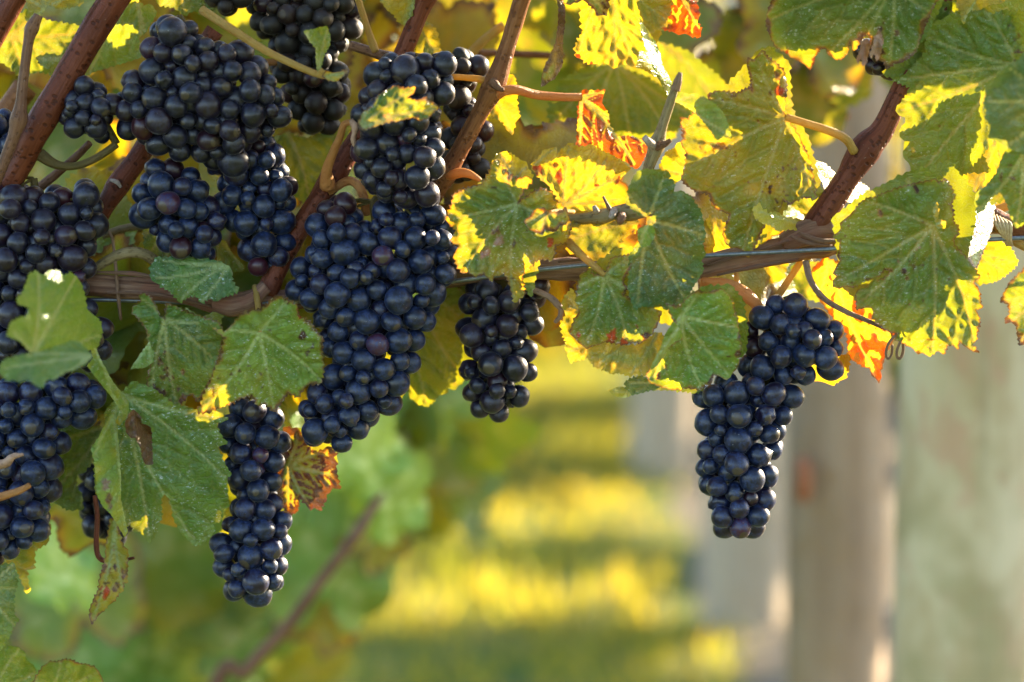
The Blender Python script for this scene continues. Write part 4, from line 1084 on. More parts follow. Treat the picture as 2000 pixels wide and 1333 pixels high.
L("1576,542 1592,520 1610,504 1640,512 1689,525 1724,540 1704,604 1720,640 1749,655 1744,668 1733,684 1728,700 1720,724 1722,738 1717,750 1710,740 1702,734 1698,720 1689,718 1672,708 1657,696 1656,675 1654,652 1640,634 1626,620 1600,585", (1620, 500), 0.020, tilt=(-0.8, 0.0),
  tips="1717,748 1740,660 1700,530 1600,580", g=0.92, gvar=0.1, red=0.35, brown=0.25, dust=0, quilt=4.5, tooth=3, label="yellow leaf with a red scorched tip behind the lone bunch", patch=[(1682, 690, 22, 'r'), (1668, 660, 12, 'd'), (1712, 735, 18, 'r'), (1726, 690, 12, 'r'), (1672, 700, 12, 'b'), (1695, 528, 16, 'r')])
L("1580,680 1620,690 1661,695 1658,715 1651,740 1640,744 1625,753 1612,748 1600,745 1570,730", (1570, 690), 0.022, tilt=(-0.8, 0.0), g=0.45, edge_g=0.2, dust=0, tooth=4)
L("1953,589 1962,570 1972,551 1985,540 2005,520 2040,510 2040,690 2005,672 1991,676 1988,660 1985,639 1975,630 1963,633 1962,622 1972,614 1969,595", (2050, 580), -0.045, tips="1955,588 1991,672 1970,632", g=0.22, dust=0.5, spots=0.3, brown=0.25, tilt=(0.1, 0.2), tooth=2.5, tone=1.15, label="green leaf cut by the frame at the right with a purple scorched tip", patch=[(1992, 660, 14, 'd'), (1968, 625, 9, 'd')])
L("1906,385 1925,380 1947,378 1942,410 1938,447 1925,480 1914,510 1908,526 1900,520 1891,504 1896,480 1903,457 1908,430", (1940, 375), -0.012, g=0.62, brown=0.35, tone=1.2, tooth=2, tilt=(1.75, -0.7), quilt=1.0, wave=6, tips="1900,522", label="half folded papery leaf edged with white sunlight below the spotted leaf")
L("1866,500 1869,479 1895,466 1925,463 1950,470 1969,479 1980,495 1988,513 1978,526 1966,535 1950,548 1935,552 1910,556 1890,530", (1860, 470), 0.024, g=0.66, gvar=0.12, edge_g=0.2, dust=0.1, tips="1984,512 1966,532 1912,552", tooth=3, spots=0.2)
L("1588,318 1596,314 1608,318 1622,330 1642,350 1634,364 1626,376 1618,386 1610,370 1606,356 1596,340", (1640, 380), 0.02, g=0.75, tone=1.5, tooth=2, dust=0.4, tilt=(1.8, -0.8), quilt=1.0, label="papery leaf scrap shining white in the fork of the upright cane", tips="1590,318")
L("1676,356 1690,362 1708,384 1696,392 1676,397 1662,396 1651,394 1640,420 1650,380 1662,366", (1645, 410), 0.02, g=0.78, tone=1.4, tooth=2, dust=0.4, tilt=(1.75, -0.75), quilt=1.0, tips="1706,384")
L("1555,345 1592,350 1618,390 1600,410 1600,432 1570,420 1545,400", (1600, 430), 0.012, g=0.30, dust=0.1, tooth=3)
L("1470,408 1485,396 1490,410 1498,408 1500,418 1516,414 1535,425 1560,428 1572,438 1560,450 1540,448 1520,452 1505,440 1488,436 1474,424", (1570, 440), 0.008, g=0.72, tone=1.35, tooth=2.5, dust=0.3, tilt=(1.8, -0.8), quilt=1.0, label="crinkled pale leaf glaring in the sun beside the spur")
L("1462,448 1480,430 1500,428 1530,440 1536,450 1520,460 1508,462 1490,480 1476,486 1478,468", (1540, 445), 0.012, g=0.88, tooth=3, dust=0, brown=0.15)
L("1545,520 1580,512 1640,515 1636,560 1600,590 1560,580", (1600, 512), 0.04, g=0.16, dust=0)
L("1440,520 1480,505 1540,510 1530,545 1490,560 1450,548", (1500, 500), 0.05, g=0.6, dust=0)

# ------------------------------------------------------------------ added leaves close behind, shaped as shadows to shade the leaves in front
def to_px(w):
    d = Vector(w) - CAM
    z = d.dot(FW)
    return 1000 + d.x / z * 2000 / 0.36, 666.5 - d.dot(UP) / z * 2000 / 0.36


def behind(outline, y, dy, g=0.3, ref=None, **k):  # leaf added to cast shade: outline is the wanted shadow, moved toward the sun
    q = [to_px(P(a, b, y) + SUN * (dy / SUN.y)) for a, b in pts(outline)]
    c = (sum(a for a, _ in q) / len(q), min(b for _, b in q))
    if ref:
        t_, c_, f_, a_ = LEAF_AT[ref]
        c = to_px(P(ref[0], ref[1], y) + SUN * (dy / SUN.y))
        k.update(tilt=t_, cup=c_, fold=f_, fa=a_)
    return L(" ".join("%.1f,%.1f" % p for p in q), c, y + dy, g=g, dust=0.1, tooth=4, period=18, res=8, wave=3, quilt=2, **k)


behind("1600,440 1660,395 1750,350 1830,330 1885,400 1890,470 1880,520 1850,560 1838,612 1800,596 1765,600 1700,590 1740,610 1758,640 1745,672 1700,640 1660,615 1620,575", -0.024, 0.0065, ref=(1821, 441))
behind("1700,160 1774,187 1797,171 1822,166 1821,146 1869,144 1880,112 1896,144 1908,180 1990,150 2020,90 1990,0 1880,10 1790,20 1740,80", 0.0, 0.0065, ref=(1985, 128))
behind("1783,250 1812,236 1835,203 1871,187 1915,182 1935,215 1925,262 1905,285 1895,318 1912,350 1850,352 1790,370 1740,300 1752,262", 0.0, 0.0065, ref=(1985, 128))
behind("1455,112 1478,104 1515,136 1520,225 1554,285 1580,390 1525,400 1465,480 1450,500 1420,480 1410,420 1380,382 1330,356 1350,318 1400,300 1452,272 1448,252 1420,236 1392,200 1385,190", -0.012, 0.0065, g=0.5, ref=(1535, 229))
behind("1300,405 1312,385 1335,395 1352,430 1358,470 1352,515 1335,555 1312,580 1280,590 1250,592 1238,560 1240,505 1258,470 1280,440", -0.034, 0.004, g=0.30, ref=(1266, 430))
behind("1232,392 1240,358 1264,340 1290,345 1290,395 1262,412", -0.034, 0.004, g=0.30, ref=(1266, 430))
behind("1120,540 1180,500 1245,500 1260,580 1300,610 1290,650 1230,640 1140,648 1110,640", -0.028, 0.0065, g=0.4, ref=(1181, 537))
behind("1305,600 1350,575 1400,572 1424,600 1434,660 1430,705 1395,730 1340,750 1280,742 1300,690", -0.040, 0.0065, g=0.35, ref=(1329, 618))
behind("1500,-60 1510,30 1518,70 1540,100 1600,92 1640,100 1690,64 1730,110 1780,90 1815,20 1830,-60 1660,-110", -0.030, 0.0065, g=0.3, ref=(1746, -36))
behind("562,845 620,866 640,900 636,950 615,980 592,975 570,945 556,890", 0.02, 0.004, g=0.4, ref=(564, 912))
for yd_ in (0.032, 0.09):  # leaves added unseen behind the slim bunch to shade the low leaves
    L("468,862 505,848 538,862 550,910 545,960 560,1040 545,1100 525,1150 480,1165 445,1140 425,1080 440,1010 450,930", (500, 800), yd_, g=0.3, dust=0, tooth=3, res=8)
behind("2000,80 1960,150 1925,190 1930,260 2000,310 2080,320 2100,100", -0.085, 0.0065, g=0.2, ref=(2060, 210))
behind("1960,300 2030,280 2030,420 1985,440 1950,400 1910,415 1920,370", -0.05, 0.0065, g=0.2, ref=(2000, 300))
behind("905,372 955,345 1000,380 1030,400 1026,520 1010,596 985,560 940,545 905,520 960,470 985,430 940,420", -0.024, 0.0065, g=0.4, ref=(1010, 398))

behind("1070,190 1100,140 1180,110 1270,140 1330,190 1360,225 1330,265 1250,275 1110,270 1070,240", 0.11, 0.02, g=0.35)
behind("770,680 810,610 870,555 900,580 905,690 880,750 835,790 790,760", 0.045, 0.012, g=0.35, ref=(800, 560))

# ------------------------------------------------------------------ leaves deeper in the canopy, plus unseen ones above the frame added for shade
TEMPL = []
for i, g in enumerate((0.22, 0.30, 0.38, 0.46, 0.55, 0.66, 0.80, 0.92)):
    TEMPL.append(template_leaf("leaf", g, 100 + i, M_LEAF, size=0.072 + 0.006 * (i % 3), gvar=0.16, edge_g=0.2, spots=0.3 if i % 2 else 0.0, brown=0.2 if i > 2 else 0.0, dust=0.1))


for i, (g, tn) in enumerate(((0.30, 1.8), (0.36, 1.6), (0.50, 1.3), (0.34, 2.5))):  # paler tones: brightness put into the colour of the shaded back-vine leaves
    TEMPL.append(template_leaf("leaf", g, 200 + i, M_LEAF, size=0.08, gvar=0.12, dust=0.1, tone=tn))


def canopy_leaf(parent, px, py, y, k, rz=None, ry=None, rx=None, s=1.0, label=None, r=random):
    o = bpy.data.objects.new("leaf", TEMPL[k])
    COL.objects.link(o)
    place(o, P(px, py, y), parent)
    o.rotation_euler = (r.uniform(-0.7, 0.5) if rx is None else rx, r.uniform(-0.9, 0.9) if ry is None else ry, r.uniform(-0.9, 0.9) if rz is None else rz)
    o.scale = (s, s, s)
    if label:
        o["label"] = label
    return o


rc = random.Random(21)
SUNLIT = ((1500, 1670, 640, 1050), (560, 600, 900, 1150), (920, 1000, 120, 320), (1060, 1260, 200, 390), (1150, 1290, 30, 120), (1340, 1440, 230, 320), (1750, 1900, 130, 240), (1720, 1900, 560, 690), (1880, 1930, 300, 400), (560, 590, 340, 480), (1040, 1070, 560, 720))
# (x0, x1, y0, y1, depth0, depth1, count, template range)
for (x0, x1, y0, y1, d0, d1, n, k0, k1) in (
        (-60, 560, -120, 420, 0.12, 0.32, 18, 1, 5),
        (330, 620, 420, 640, 0.09, 0.20, 7, 2, 6),
        (480, 980, -120, 300, 0.16, 0.36, 12, 1, 5),
        (980, 1500, -140, 180, 0.22, 0.42, 9, 1, 5),
        (1450, 2050, -120, 260, 0.24, 0.45, 12, 1, 6),
        (1050, 1560, 440, 560, 0.05, 0.09, 6, 4, 7),
        (-60, 300, 520, 1000, 0.06, 0.16, 14, 0, 4),
        (200, 640, 600, 760, 0.06, 0.14, 8, 1, 4),
        (-100, 1500, -600, -160, 0.0, 0.30, 18, 1, 6),
        (-200, 2200, -900, -180, -0.32, -0.03, 36, 0, 3),  # unseen overhang towards the camera, added to block sky light from above
        (1500, 2700, -500, -60, 0.02, 0.30, 10, 1, 6)):
    done = tries = 0
    while done < n and tries < 400:
        tries += 1
        lx, ly, ld = rc.uniform(x0, x1), rc.uniform(y0, y1), rc.uniform(d0, d1)
        w = P(lx, ly, ld)
        hx, hy = to_px(w - SUN * (w.y / SUN.y))
        # gaps in the canopy: these parts of the vine stand in the sun
        if ld > 0 and any(a - 190 < hx < b + 190 and c - 170 < hy < d + 170 for a, b, c, d in SUNLIT):
            continue
        done += 1
        canopy_leaf(vine, lx, ly, ld, rc.randint(k0, k1), s=rc.uniform(0.75, 1.1), r=rc)

# ------------------------------------------------------------------ grape bunches
def ico(sub, fn=None):
    import bmesh
    bm = bmesh.new()
    bmesh.ops.create_icosphere(bm, subdivisions=sub, radius=1.0)
    if fn:
        for v in bm.verts:
            v.co = fn(v.co)
    me = bpy.data.meshes.new("grape")
    bm.to_mesh(me)
    bm.free()
    me.polygons.foreach_set("use_smooth", [True] * len(me.polygons))
    return me


def berry(sx, sy, sz, seed):
    def fn(c):
        q = 1 + 0.075 * mnoise.noise(c * 1.1 + Vector((seed, 0, 0))) + 0.012 * mnoise.noise(c * 3 + Vector((0, seed, 0)))
        z = c.z
        dim = -0.03 * math.exp(-((1 - z) / 0.012)) 
        return Vector((c.x * sx * q, c.y * sy * q, z * sz * (q + dim)))
    return fn


def raisin(seed, amt):
    def fn(c):
        a = math.atan2(c.y, c.x)
        q = 1 + amt * (0.9 * mnoise.noise(c * 2.0 + Vector((seed, 3, 0))) + 0.55 * abs(mnoise.noise(c * 4.2 + Vector((0, seed, 5)))) - 0.35 * abs(mnoise.noise(c * 3.1 + Vector((7, seed, 0)))))
        q += amt * 0.12 * math.sin(a * 9 + 4 * c.z + seed)
        return Vector((c.x * q, c.y * q * 0.95, c.z * q * 1.02))
    return fn


def berry_set(mat):
    ms = [ico(3, berry(1, 1, 1.0, 1)), ico(3, berry(1.03, 0.98, 0.97, 2)), ico(3, berry(0.98, 1.02, 1.05, 3)), ico(3, berry(1, 0.96, 1.14, 4)), ico(3, berry(1.04, 0.99, 0.91, 5)), ico(3, berry(0.95, 1.03, 1.10, 6))]
    rs = [ico(3, raisin(11, 0.22)), ico(3, raisin(23, 0.30)), ico(3, raisin(37, 0.16)), ico(3, raisin(53, 0.12))]
    for m in ms + rs:
        m.materials.append(mat)
    return ms, rs


SETS = {"blue": berry_set(M_GRAPE), "black": berry_set(M_GRAPE_BLACK), "dusty": berry_set(M_GRAPE_DUSTY), "red": berry_set(M_GRAPE_RED)}


def pack(poly, rmean, depth, r_):
    """Berry centres (x, y, z in pixels, radius) filling the outline as a rounded solid: front skin, core and back."""
    n = len(poly)
    es = [(*poly[i], *poly[(i + 1) % n]) for i in range(n)]
    O = np.array(poly)
    lo, hi = O.min(0), O.max(0)
    C = r_.uniform(lo, hi, (26000, 2))
    C = C[inside(C[:, 0], C[:, 1], poly)]
    d = seg_dist(C[:, 0], C[:, 1], es)
    k = d > rmean * 0.74
    C, d = C[k], d[k]
    R = min(depth, d.max() + 1)
    kept = np.zeros((0, 4))

    def zof(du, fz):
        u = np.clip((du - rmean * 0.6) / R, 0, 1)
        return fz * R * np.sqrt(np.maximum(0, 1 - (1 - u) ** 2)) * 0.85

    # (layer, spacing): the front skin is thrown and settled three times so that it closes up, then the core and the back
    for fz, fac, small in ((-1.0, 0.93, 0.0), (-1.0, 0.86, 0.03), (-1.0, 0.78, 0.30), (-0.6, 0.80, 0.06), (0.05, 0.85, 0.0), (0.9, 0.9, 0.0)):
        for i in r_.permutation(len(C))[:4500]:
            z = zof(d[i], fz) + r_.normal(0, 10.0 if fz == -1.0 else 4.0)
            rad = rmean * min(1.18, max(0.76, r_.normal(0.95, 0.11)))
            if r_.random() < small:
                rad = rmean * r_.uniform(0.55, 0.8)
            if len(kept):
                dd = np.sqrt((kept[:, 0] - C[i, 0]) ** 2 + (kept[:, 1] - C[i, 1]) ** 2 + (kept[:, 2] - z) ** 2)
                if (dd < fac * (kept[:, 3] + rad)).any():
                    continue
            kept = np.vstack([kept, [C[i, 0], C[i, 1], z, rad]])
            if len(kept) > 290:
                return kept
        if fz == -1.0:
            for _ in range(30):
                D = kept[:, None, :3] - kept[None, :, :3]
                L_ = np.sqrt((D ** 2).sum(2)) + 1e-6
                want = 0.925 * (kept[:, None, 3] + kept[None, :, 3])
                ov = np.where((L_ < want) & (L_ > 1e-3), (want - L_) / L_, 0)
                np.fill_diagonal(ov, 0)
                kept[:, :3] += 0.22 * (D * ov[:, :, None]).sum(1)
                dd = seg_dist(kept[:, 0], kept[:, 1], es)
                bad = ~inside(kept[:, 0], kept[:, 1], poly) | (dd < rmean * 0.7)
                for q in np.nonzero(bad)[0]:
                    n_ = ((C - kept[q, :2]) ** 2).sum(1).argmin()
                    kept[q, :2] = 0.5 * kept[q, :2] + 0.5 * C[n_]
                kept[:, 2] = 0.97 * kept[:, 2] + 0.03 * zof(dd, -1.0)
    return kept


def bunch(poly, y, label, kind="blue", rmean=24.0, depth=62.0, seed=0, stem=None, raisins=0.10, extra=None, red=0.025, redspots=()):
    r_ = np.random.default_rng(500 + seed)
    rr = random.Random(seed)
    pl = pts(poly)
    O = np.array(pl)
    top = O[O[:, 1].argmin()]
    root = empty("grape_bunch", P(top[0], top[1], y), label, "grape bunch", "bunches of dark grapes on the vine")
    K = pack(pl, rmean, depth, r_)
    if extra:
        K = np.vstack([K, np.array(extra, float)])
    ms, rs = SETS[kind]
    cen = []
    ys = np.sort(K[:, 1])
    for (x, yy, z, rad) in K:
        near = K[np.abs(K[:, 1] - yy) < 70]
        ax, az = near[:, 0].mean(), near[:, 2].mean()
        w = P(x, yy, y + z * PXM)
        shr = rr.random() < raisins or (rad < rmean * 0.66 and rr.random() < 0.35)
        isred = rr.random() < red or any((x - a) ** 2 + (yy - b_) ** 2 < 30 ** 2 for a, b_ in redspots)
        m_, r2_ = SETS["red"] if isred else (ms, rs)
        o = bpy.data.objects.new("grape", rr.choice(r2_) if shr else rr.choice(m_))
        COL.objects.link(o)
        place(o, w, root)
        dirv = Vector((x - ax + rr.uniform(-18, 18), z - az + rr.uniform(-18, 18), -12 + rr.uniform(-20, 20)))
        if dirv.length < 1:
            dirv = Vector((0, -1, 0))
        o.rotation_mode = 'QUATERNION'
        o.rotation_quaternion = dirv.to_track_quat('Z', 'Y') @ Matrix.Rotation(rr.uniform(0, 6.28), 4, 'Z').to_quaternion()
        sc = rad * PXM * (y + 1.55) / 1.55 * (0.9 if shr else 1.0)
        o.scale = (sc, sc, sc)
    # rachis down the middle with short pedicels
    lo, hi = O[:, 1].min(), O[:, 1].max()
    path = []
    if stem:
        path += pxpath(pts(stem), y)
    for t in np.linspace(lo + 14, hi - 40, 6):
        near = K[np.abs(K[:, 1] - t) < 60]
        path.append(P(near[:, 0].mean(), t, y + 0.15 * near[:, 2].mean() * PXM))
    st = tube("stem", path, [0.0022, 0.0022, 0.0018, 0.0012], M_RACHIS, root, n=5, seg=8)
    pv, pf, pu = [], [], []
    axis = np.array([tuple(q) for q in path])
    for (x, yy, z, rad) in K[:130:2]:
        w = P(x, yy, y + z * PXM)
        q = Vector(axis[((axis - np.array(w)) ** 2).sum(1).argmin()])
        m_ = q.lerp(w, 0.5) + Vector((0, 0, 0.002))
        a_, b_, c_ = tube_data([q, m_, w], [0.0010, 0.0007, 0.0009], seg=5, cap=False)
        k0 = len(pv)
        pv += [tuple(v) for v in a_]
        pf += [tuple(i + k0 for i in f) for f in b_]
        pu += c_
    pd = mesh_obj("pedicels", pv, pf, M_RACHIS, st, path[0], uv=pu)
    pd["kind"] = "stuff"
    return root


bunch("300,40 330,18 365,24 388,55 420,66 470,80 512,115 545,155 562,200 570,240 556,265 535,272 500,275 470,330 440,345 405,330 380,310 345,312 300,300 272,285 255,272 230,268 232,240 214,225 228,175 245,145 270,140 280,110 272,85",
      -0.005, "upper half of the biggest cluster, wide and shouldered, nearest the dark red cane", "black", 26, 74, 1, raisins=0.07)
bunch("470,260 500,262 535,268 556,300 568,330 581,362 580,395 568,420 566,445 576,470 575,500 550,530 520,542 492,538 478,515 470,490 450,470 440,440 418,400 410,375 425,345 400,330 420,300 450,290",
      0.014, "long tail hanging right below the big shouldered cluster, rimmed by sunlight", "blue", 25.5, 55, 2, stem="470,200 480,240")
bunch("292,312 320,304 352,318 385,330 415,352 408,385 432,402 442,430 436,455 425,478 420,515 385,525 345,522 325,500 310,478 282,455 262,425 257,385 268,350",
      0.004, "left tail under the big shouldered cluster, pointing at the white flecked leaf", "blue", 25.5, 58, 3, stem="340,270 340,300")
bunch("128,190 150,152 182,152 205,178 222,170 238,205 222,250 208,285 180,278 160,262 132,268 116,240 110,215", -0.006, "small loose side bunch in front of the slanted red cane", "black", 23, 38, 4, stem="228,282 200,230", raisins=0.08)
bunch("470,-40 700,-40 712,55 690,82 668,110 685,160 682,220 655,262 605,270 580,255 560,210 535,165 522,130 524,95 492,55", 0.065, "brown dusty dull bunch in the shade behind the tiny folded leaf", "dusty", 24, 70, 5, raisins=0.22)
bunch("400,-60 490,-60 486,10 465,26 430,30 404,14", 0.05, "few dark berries cut by the top edge left of the dusty bunch", "dusty", 23, 40, 6)
bunch("722,125 745,105 775,98 800,108 850,92 880,104 892,140 886,185 872,215 862,250 868,290 862,330 850,362 860,390 845,410 810,405 770,402 738,392 716,372 692,345 684,300 690,262 686,210 698,185 718,165",
      -0.012, "middle bunch with the small tapered leaf lying across it, sun on its right edge", "black", 25.5, 62, 7, raisins=0.08)
bunch("862,105 900,92 940,108 956,140 940,168 920,175 935,200 958,235 964,275 945,300 958,330 945,355 905,362 868,350 856,310 866,260 872,200 862,150", 0.055, "shaded reddish bunch half hidden behind the orange brown cane", "dusty", 23.5, 42, 8, red=0.45)
bunch("620,400 645,380 680,380 706,402 716,432 735,395 765,395 800,402 850,400 882,420 896,455 898,510 892,550 868,562 856,600 850,640 832,655 826,700 806,735 790,775 772,805 742,812 728,845 696,862 690,886 650,884 610,878 590,852 580,800 600,760 628,738 632,700 622,665 618,635 596,612 566,592 556,560 572,515 592,490 590,455",
      0.0, "largest central bunch, blue with bloom, tapering past the broad yellow green leaf", "blue", 26, 80, 9, stem="760,330 760,390", raisins=0.09, redspots=((660, 405), (640, 400)))
bunch("898,556 930,545 985,548 1030,562 1058,600 1056,640 1040,668 1040,700 1052,725 1038,755 1030,790 1000,812 975,828 935,820 910,800 900,765 895,725 908,690 896,650 900,610", 0.022, "narrow brownish bunch hanging just right of the largest central bunch", "black", 26, 58, 10, stem="970,520 972,545", extra=[(1052, 560, -10, 24), (1045, 582, 20, 22)], redspots=((1050, 565),))
bunch("1440,650 1462,612 1482,592 1520,570 1562,574 1590,600 1622,610 1652,645 1656,690 1642,732 1606,748 1570,760 1560,790 1552,830 1530,850 1528,890 1516,930 1520,985 1494,1036 1440,1056 1398,1042 1370,1015 1378,975 1356,925 1366,870 1358,800 1362,760 1400,735 1440,725 1452,690",
      -0.006, "lone bunch hanging below the spur, its right berries edged white by the sun", "blue", 26, 62, 11, stem="1490,600 1500,640", raisins=0.08)
bunch("424,805 462,780 510,775 550,810 566,850 560,890 548,920 556,960 552,985 574,1020 574,1050 560,1080 558,1130 540,1172 492,1180 442,1168 432,1140 408,1090 402,1060 428,1045 436,1010 452,985 440,935 428,870",
      0.012, "long slim bunch hanging lowest, between the largest leaf and the maroon striped leaf", "blue", 25.5, 60, 12, raisins=0.06)
bunch("-40,335 10,340 40,352 80,372 108,360 140,375 150,348 180,350 200,380 208,430 210,470 190,490 188,540 172,560 190,605 215,620 218,690 200,725 100,740 -40,730", 0.0, "broad dark bunch at the left edge behind the glaring curled leaf", "black", 26, 70, 13, raisins=0.10)
bunch("-50,745 40,738 100,730 160,728 200,745 206,790 198,828 150,835 136,870 130,905 110,930 118,970 100,1010 82,1062 40,1088 -10,1108 -50,1100", -0.012, "lower left bunch with the cut pink stub poking across it", "blue", 26, 66, 14)
bunch("155,905 200,895 240,930 270,990 272,1040 250,1074 205,1060 170,1045 150,1000", 0.06, "dark bunch hidden in shade behind the largest leaf", "black", 24, 40, 15)
bunch("-40,215 10,205 40,232 85,250 84,290 60,325 20,332 -40,330", 0.012, "few berries at the left edge behind the thin tan shoot", "blue", 25, 34, 16)
bunch("1670,85 1700,75 1740,90 1764,120 1756,152 1720,160 1690,140 1672,120", 0.016, "four or so dull berries peeping from under the ragged top leaf", "red", 25, 26, 17)

# ------------------------------------------------------------------ trellis wires
def wire(s, r, label, name="trellis_wire"):
    path = pxpath(pts(s), 0)
    V_, F_, U_ = tube_data(smooth_poly(path, 6), [r], seg=10)
    o = mesh_obj(name, [tuple(q) for q in V_], F_, M_WIRE, None, path[0], uv=U_)
    tag(o, label, "wire")
    return o


wire("-600,600,0.008 0,592,0.008 200,586,0.008 540,592,0.006 900,548,0.0 1100,522,-0.008 1380,500,-0.011 1640,486,-0.011 1900,470,-0.009 2700,430,0", 0.0012, "galvanised fruiting wire running along the woody arm")

# ------------------------------------------------------------------ young vine a little way behind, lower left
back = empty("grapevine", (P(560, 1200, 0.85).x, 0.85, 0.0), "soft leafy vine shoot behind the low bunches with a slanting reddish cane", "grapevine")
pth = [Vector((P(430, 1400, 0.55).x - 0.1, 0.55, 0.0)), P(400, 1420, 0.55), P(480, 1310, 0.55), P(560, 1225, 0.55), P(630, 1130, 0.55), P(690, 1050, 0.56), P(745, 960, 0.62), P(790, 850, 0.75)]
tube("cane", pth, [0.008, 0.007, 0.0065, 0.006, 0.0055, 0.0045, 0.0035, 0.003], M_CANE_TAN, back, n=8, seg=12, rough=0.05)
rb = random.Random(5)
for (px, py, y, k, s, rz, ry, rx) in ((705, 905, 0.60, 11, 0.62, 0.5, 0.5, -0.2), (750, 985, 0.62, 11, 0.55, 0.5, 0.9, 0.0), (722, 1065, 0.7, 6, 0.5, 0.3, 0.7, 0.0), (650, 1130, 0.7, 9, 1.0, 0.4, 0.2, 0.1), (660, 1180, 0.75, 4, 0.7, 0.1, -0.9, 0.0),
                                      (640, 960, 0.72, 3, 1.0, -0.4, 0.2, 0.1), (130, 1130, 0.55, 11, 0.6, 0.9, 0.1, -0.6), (150, 1180, 0.6, 3, 1.0, 0.3, -0.2, -0.5), (300, 1080, 0.7, 2, 1.2, 0.1, 0.5, 0.1), (360, 1160, 0.75, 1, 1.1, -0.4, 0.2, -0.7),
                                      (260, 1200, 0.8, 10, 0.8, -0.4, 0.2, -0.1), (320, 1280, 0.8, 2, 1.1, 0.6, 0.2, -0.3), (440, 1260, 0.85, 9, 0.9, 0.3, 0.6, 0.0), (410, 1180, 0.85, 10, 0.8, 0.8, 0.3, 0.0)):
    canopy_leaf(back, px, py, y, k, rz, ry, rx, s * 1.2)
for _ in range(72):
    px = rb.uniform(-60, 900)
    py = rb.uniform(980, 1420) if px < 560 else rb.uniform(650, 1000)
    canopy_leaf(back, px, py, rb.uniform(0.75, 1.25), rb.choice((1, 2, 3, 4, 8, 8, 9, 9, 9, 10, 10, 10, 11)), s=rb.uniform(0.9, 1.35), r=rb)

side = empty("grapevine", (0.95, 1.75, 0.0), "added leafy clump beyond the posts, mostly outside the frame, blocking sun", "grapevine")  # clump added to keep the sun off the leaves at lower left
tube("trunk", [Vector((0.95, 1.75, -0.05)), Vector((0.97, 1.75, 0.4)), Vector((0.94, 1.75, 0.8)), Vector((0.98, 1.75, 1.2))], [0.03, 0.026, 0.024, 0.015], M_BARK, side, n=6, seg=12, rough=0.12, ridges=0.15)
for _ in range(230):
    o = canopy_leaf(side, 0, 0, 0, rb.randint(1, 5), s=rb.uniform(0.9, 1.3), r=rb)
    place(o, Vector((rb.uniform(0.62, 1.5), rb.uniform(1.5, 2.0), rb.uniform(0.75, 1.35))), side)

# ------------------------------------------------------------------ rows of vines beyond
def foliage_mesh(n, x0, x1, tiers, dy, size, seed, name="foliage"):
    """Many simple folded leaves filling the tiers (z0, z1, share) of a trellised canopy."""
    r_ = np.random.default_rng(seed)
    zs = []
    for (a, b, sh) in tiers:
        zs.append(r_.uniform(a, b, int(n * sh)))
    z = np.concatenate(zs)
    n = len(z)
    x = r_.uniform(x0, x1, n)
    z = z + 0.05 * np.sin(x * 5.0 + seed) + r_.normal(0, 0.02, n)
    gap = vnoise(x * 2.3 + seed * 7.1, z * 3.0, seed) < 0.36
    x, z = x[~gap], z[~gap]
    n = len(x)
    y = r_.normal(0, dy, n)
    s = size * r_.uniform(0.7, 1.25, n)
    hexa = np.array([(0, 0, -0.15), (0.62, 0.10, 0.25), (0.60, 0.0, -0.55), (0, -0.12, -1.0), (-0.60, 0.0, -0.55), (-0.62, 0.10, 0.25), (0.3, 0.05, 0.45), (-0.3, 0.05, 0.45)])
    fs = [(0, 6, 1), (0, 1, 2), (0, 2, 3), (0, 3, 4), (0, 4, 5), (0, 5, 7)]
    az, ax, ay = r_.uniform(0, 2 * math.pi, n), r_.normal(0.1, 0.55, n), r_.normal(0, 0.5, n)
    ca, sa, cx, sx, cy, sy = np.cos(az), np.sin(az), np.cos(ax), np.sin(ax), np.cos(ay), np.sin(ay)
    H = hexa[None] * s[:, None, None]
    X, Y, Z = H[..., 0], H[..., 1], H[..., 2]
    Y, Z = Y * cx[:, None] - Z * sx[:, None], Y * sx[:, None] + Z * cx[:, None]
    X, Z = X * cy[:, None] + Z * sy[:, None], -X * sy[:, None] + Z * cy[:, None]
    X, Y = X * ca[:, None] - Y * sa[:, None], X * sa[:, None] + Y * ca[:, None]
    V_ = np.stack([X + x[:, None], Y + y[:, None], Z + z[:, None]], 2).reshape(-1, 3)
    F_ = [(a + i * 8, b + i * 8, c + i * 8) for i in range(n) for (a, b, c) in fs]
    g = np.clip(0.42 + 0.3 * (vnoise(x * 2.1 + 50, z * 2.5 + 50, seed) - 0.5) * 2 + r_.normal(0, 0.16, n), 0, 1)
    c = ramp_col(g)
    t = np.repeat(np.concatenate([c, np.zeros((n, 1))], 1), 8, 0)
    return V_, F_, t


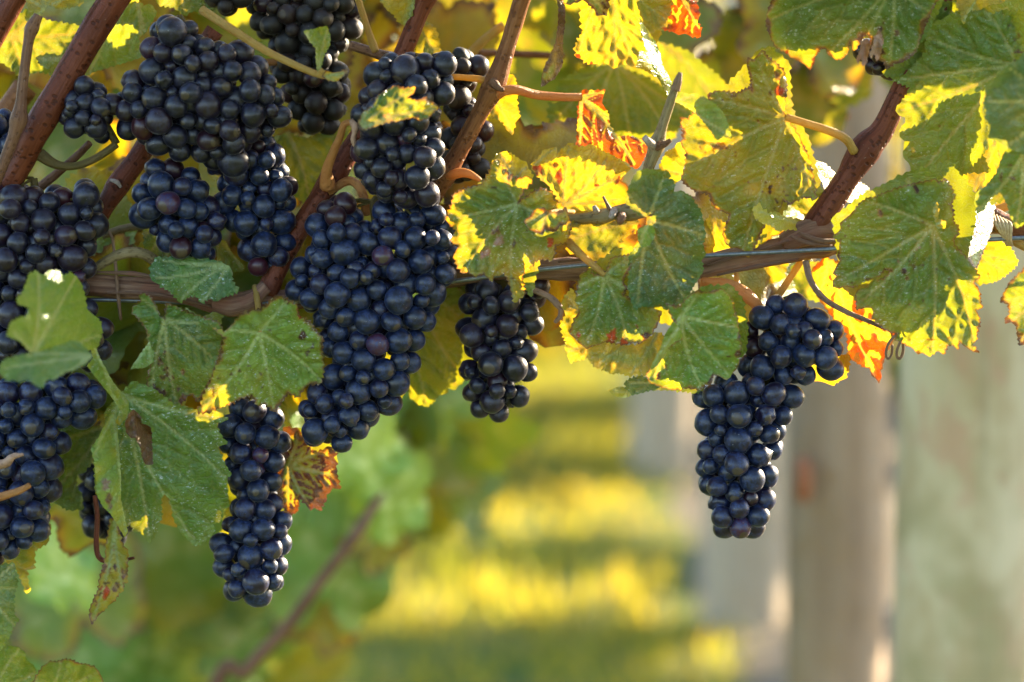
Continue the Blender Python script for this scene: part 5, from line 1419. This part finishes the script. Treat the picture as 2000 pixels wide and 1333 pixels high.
def row_vine(x, y, tiers, n, seed, label, group):
    e = empty("grapevine", (x, y, 0), label, "grapevine", group)
    rr = random.Random(seed)
    tr = [Vector((x + 0.02, y, -0.05)), Vector((x + rr.uniform(-0.03, 0.03), y, 0.3)), Vector((x + rr.uniform(-0.04, 0.04), y, 0.6)), Vector((x, y, 0.78))]
    tube("trunk", tr, [0.034, 0.028, 0.026, 0.03], M_BARK, e, n=6, seg=12, rough=0.12, ridges=0.15, seed=seed)
    tube("cordon", [Vector((x - 0.6, y, 0.80)), Vector((x - 0.3, y, 0.78)), Vector((x, y, 0.77)), Vector((x + 0.3, y, 0.79)), Vector((x + 0.6, y, 0.8))], [0.014, 0.018, 0.026, 0.018, 0.014], M_BARK, e, n=5, seg=10, rough=0.12, ridges=0.15, seed=seed + 3)
    V_, F_, t = foliage_mesh(n, -0.68, 0.68, tiers, 0.07, 0.056, seed)
    o = mesh_obj("foliage", V_ + np.array((x, y, 0)), F_, M_FAR, e, (x, y, 0), smooth=False, tint=t)
    o["kind"] = "stuff"
    return e


def copy_tree(o, parent=None):
    c = o.copy()
    COL.objects.link(c)
    if parent is not None:
        c.parent = parent
    for ch in list(o.children):
        copy_tree(ch, c)
    return c


TIERS = ((0.06, 0.22, 0.14), (0.32, 0.42, 0.10), (0.54, 0.62, 0.10), (0.75, 0.84, 0.26), (1.16, 1.21, 0.16), (1.49, 1.54, 0.16), (1.74, 1.95, 0.42))  # tiers and gaps shaped to throw light bands onto the grass
ROW = 5.6
protos = [row_vine(-2.6 + 1.2 * i, ROW, TIERS, 1600, 40 + i, "vine in the first row across the grass, blurred green and gold", "vines of the row across the grass") for i in range(4)]
for i in range(4, 9):
    c = copy_tree(protos[(i * 3 + 1) % 4])
    c.location = (-2.6 + 1.2 * i, ROW, 0)
FULL = ((0.22, 0.60, 0.15), (0.60, 2.45, 0.85))
far = [row_vine(-4.0 + 1.2 * i, 10.2, FULL, 1900, 60 + i, "vine in the second row beyond, dim behind the first row", "vines of the second row") for i in range(3)]
for rowi, yy in enumerate((10.2, 14.8)):
    for i in range(9):
        if rowi == 0 and i < 3:
            continue
        c = copy_tree(far[(i * 2 + rowi) % 3])
        c.location = (-4.0 + 1.2 * i + 0.5 * rowi, yy, 0)
        c["label"] = ("vine in the second row beyond, dim behind the first row", "vine in the farthest row, a dim blur low over the grass")[rowi]
        c["group"] = ("vines of the second row", "vines of the farthest row")[rowi]

V_, F_, t = foliage_mesh(5000, -26, 26, ((0.0, 6.5, 1.0),), 1.6, 0.5, 77)
wood = mesh_obj("woodland", V_ + np.array((6, 36, 0)), F_, M_FAR, None, (6, 36, 0), smooth=False, tint=t)
tag(wood, kind="stuff")
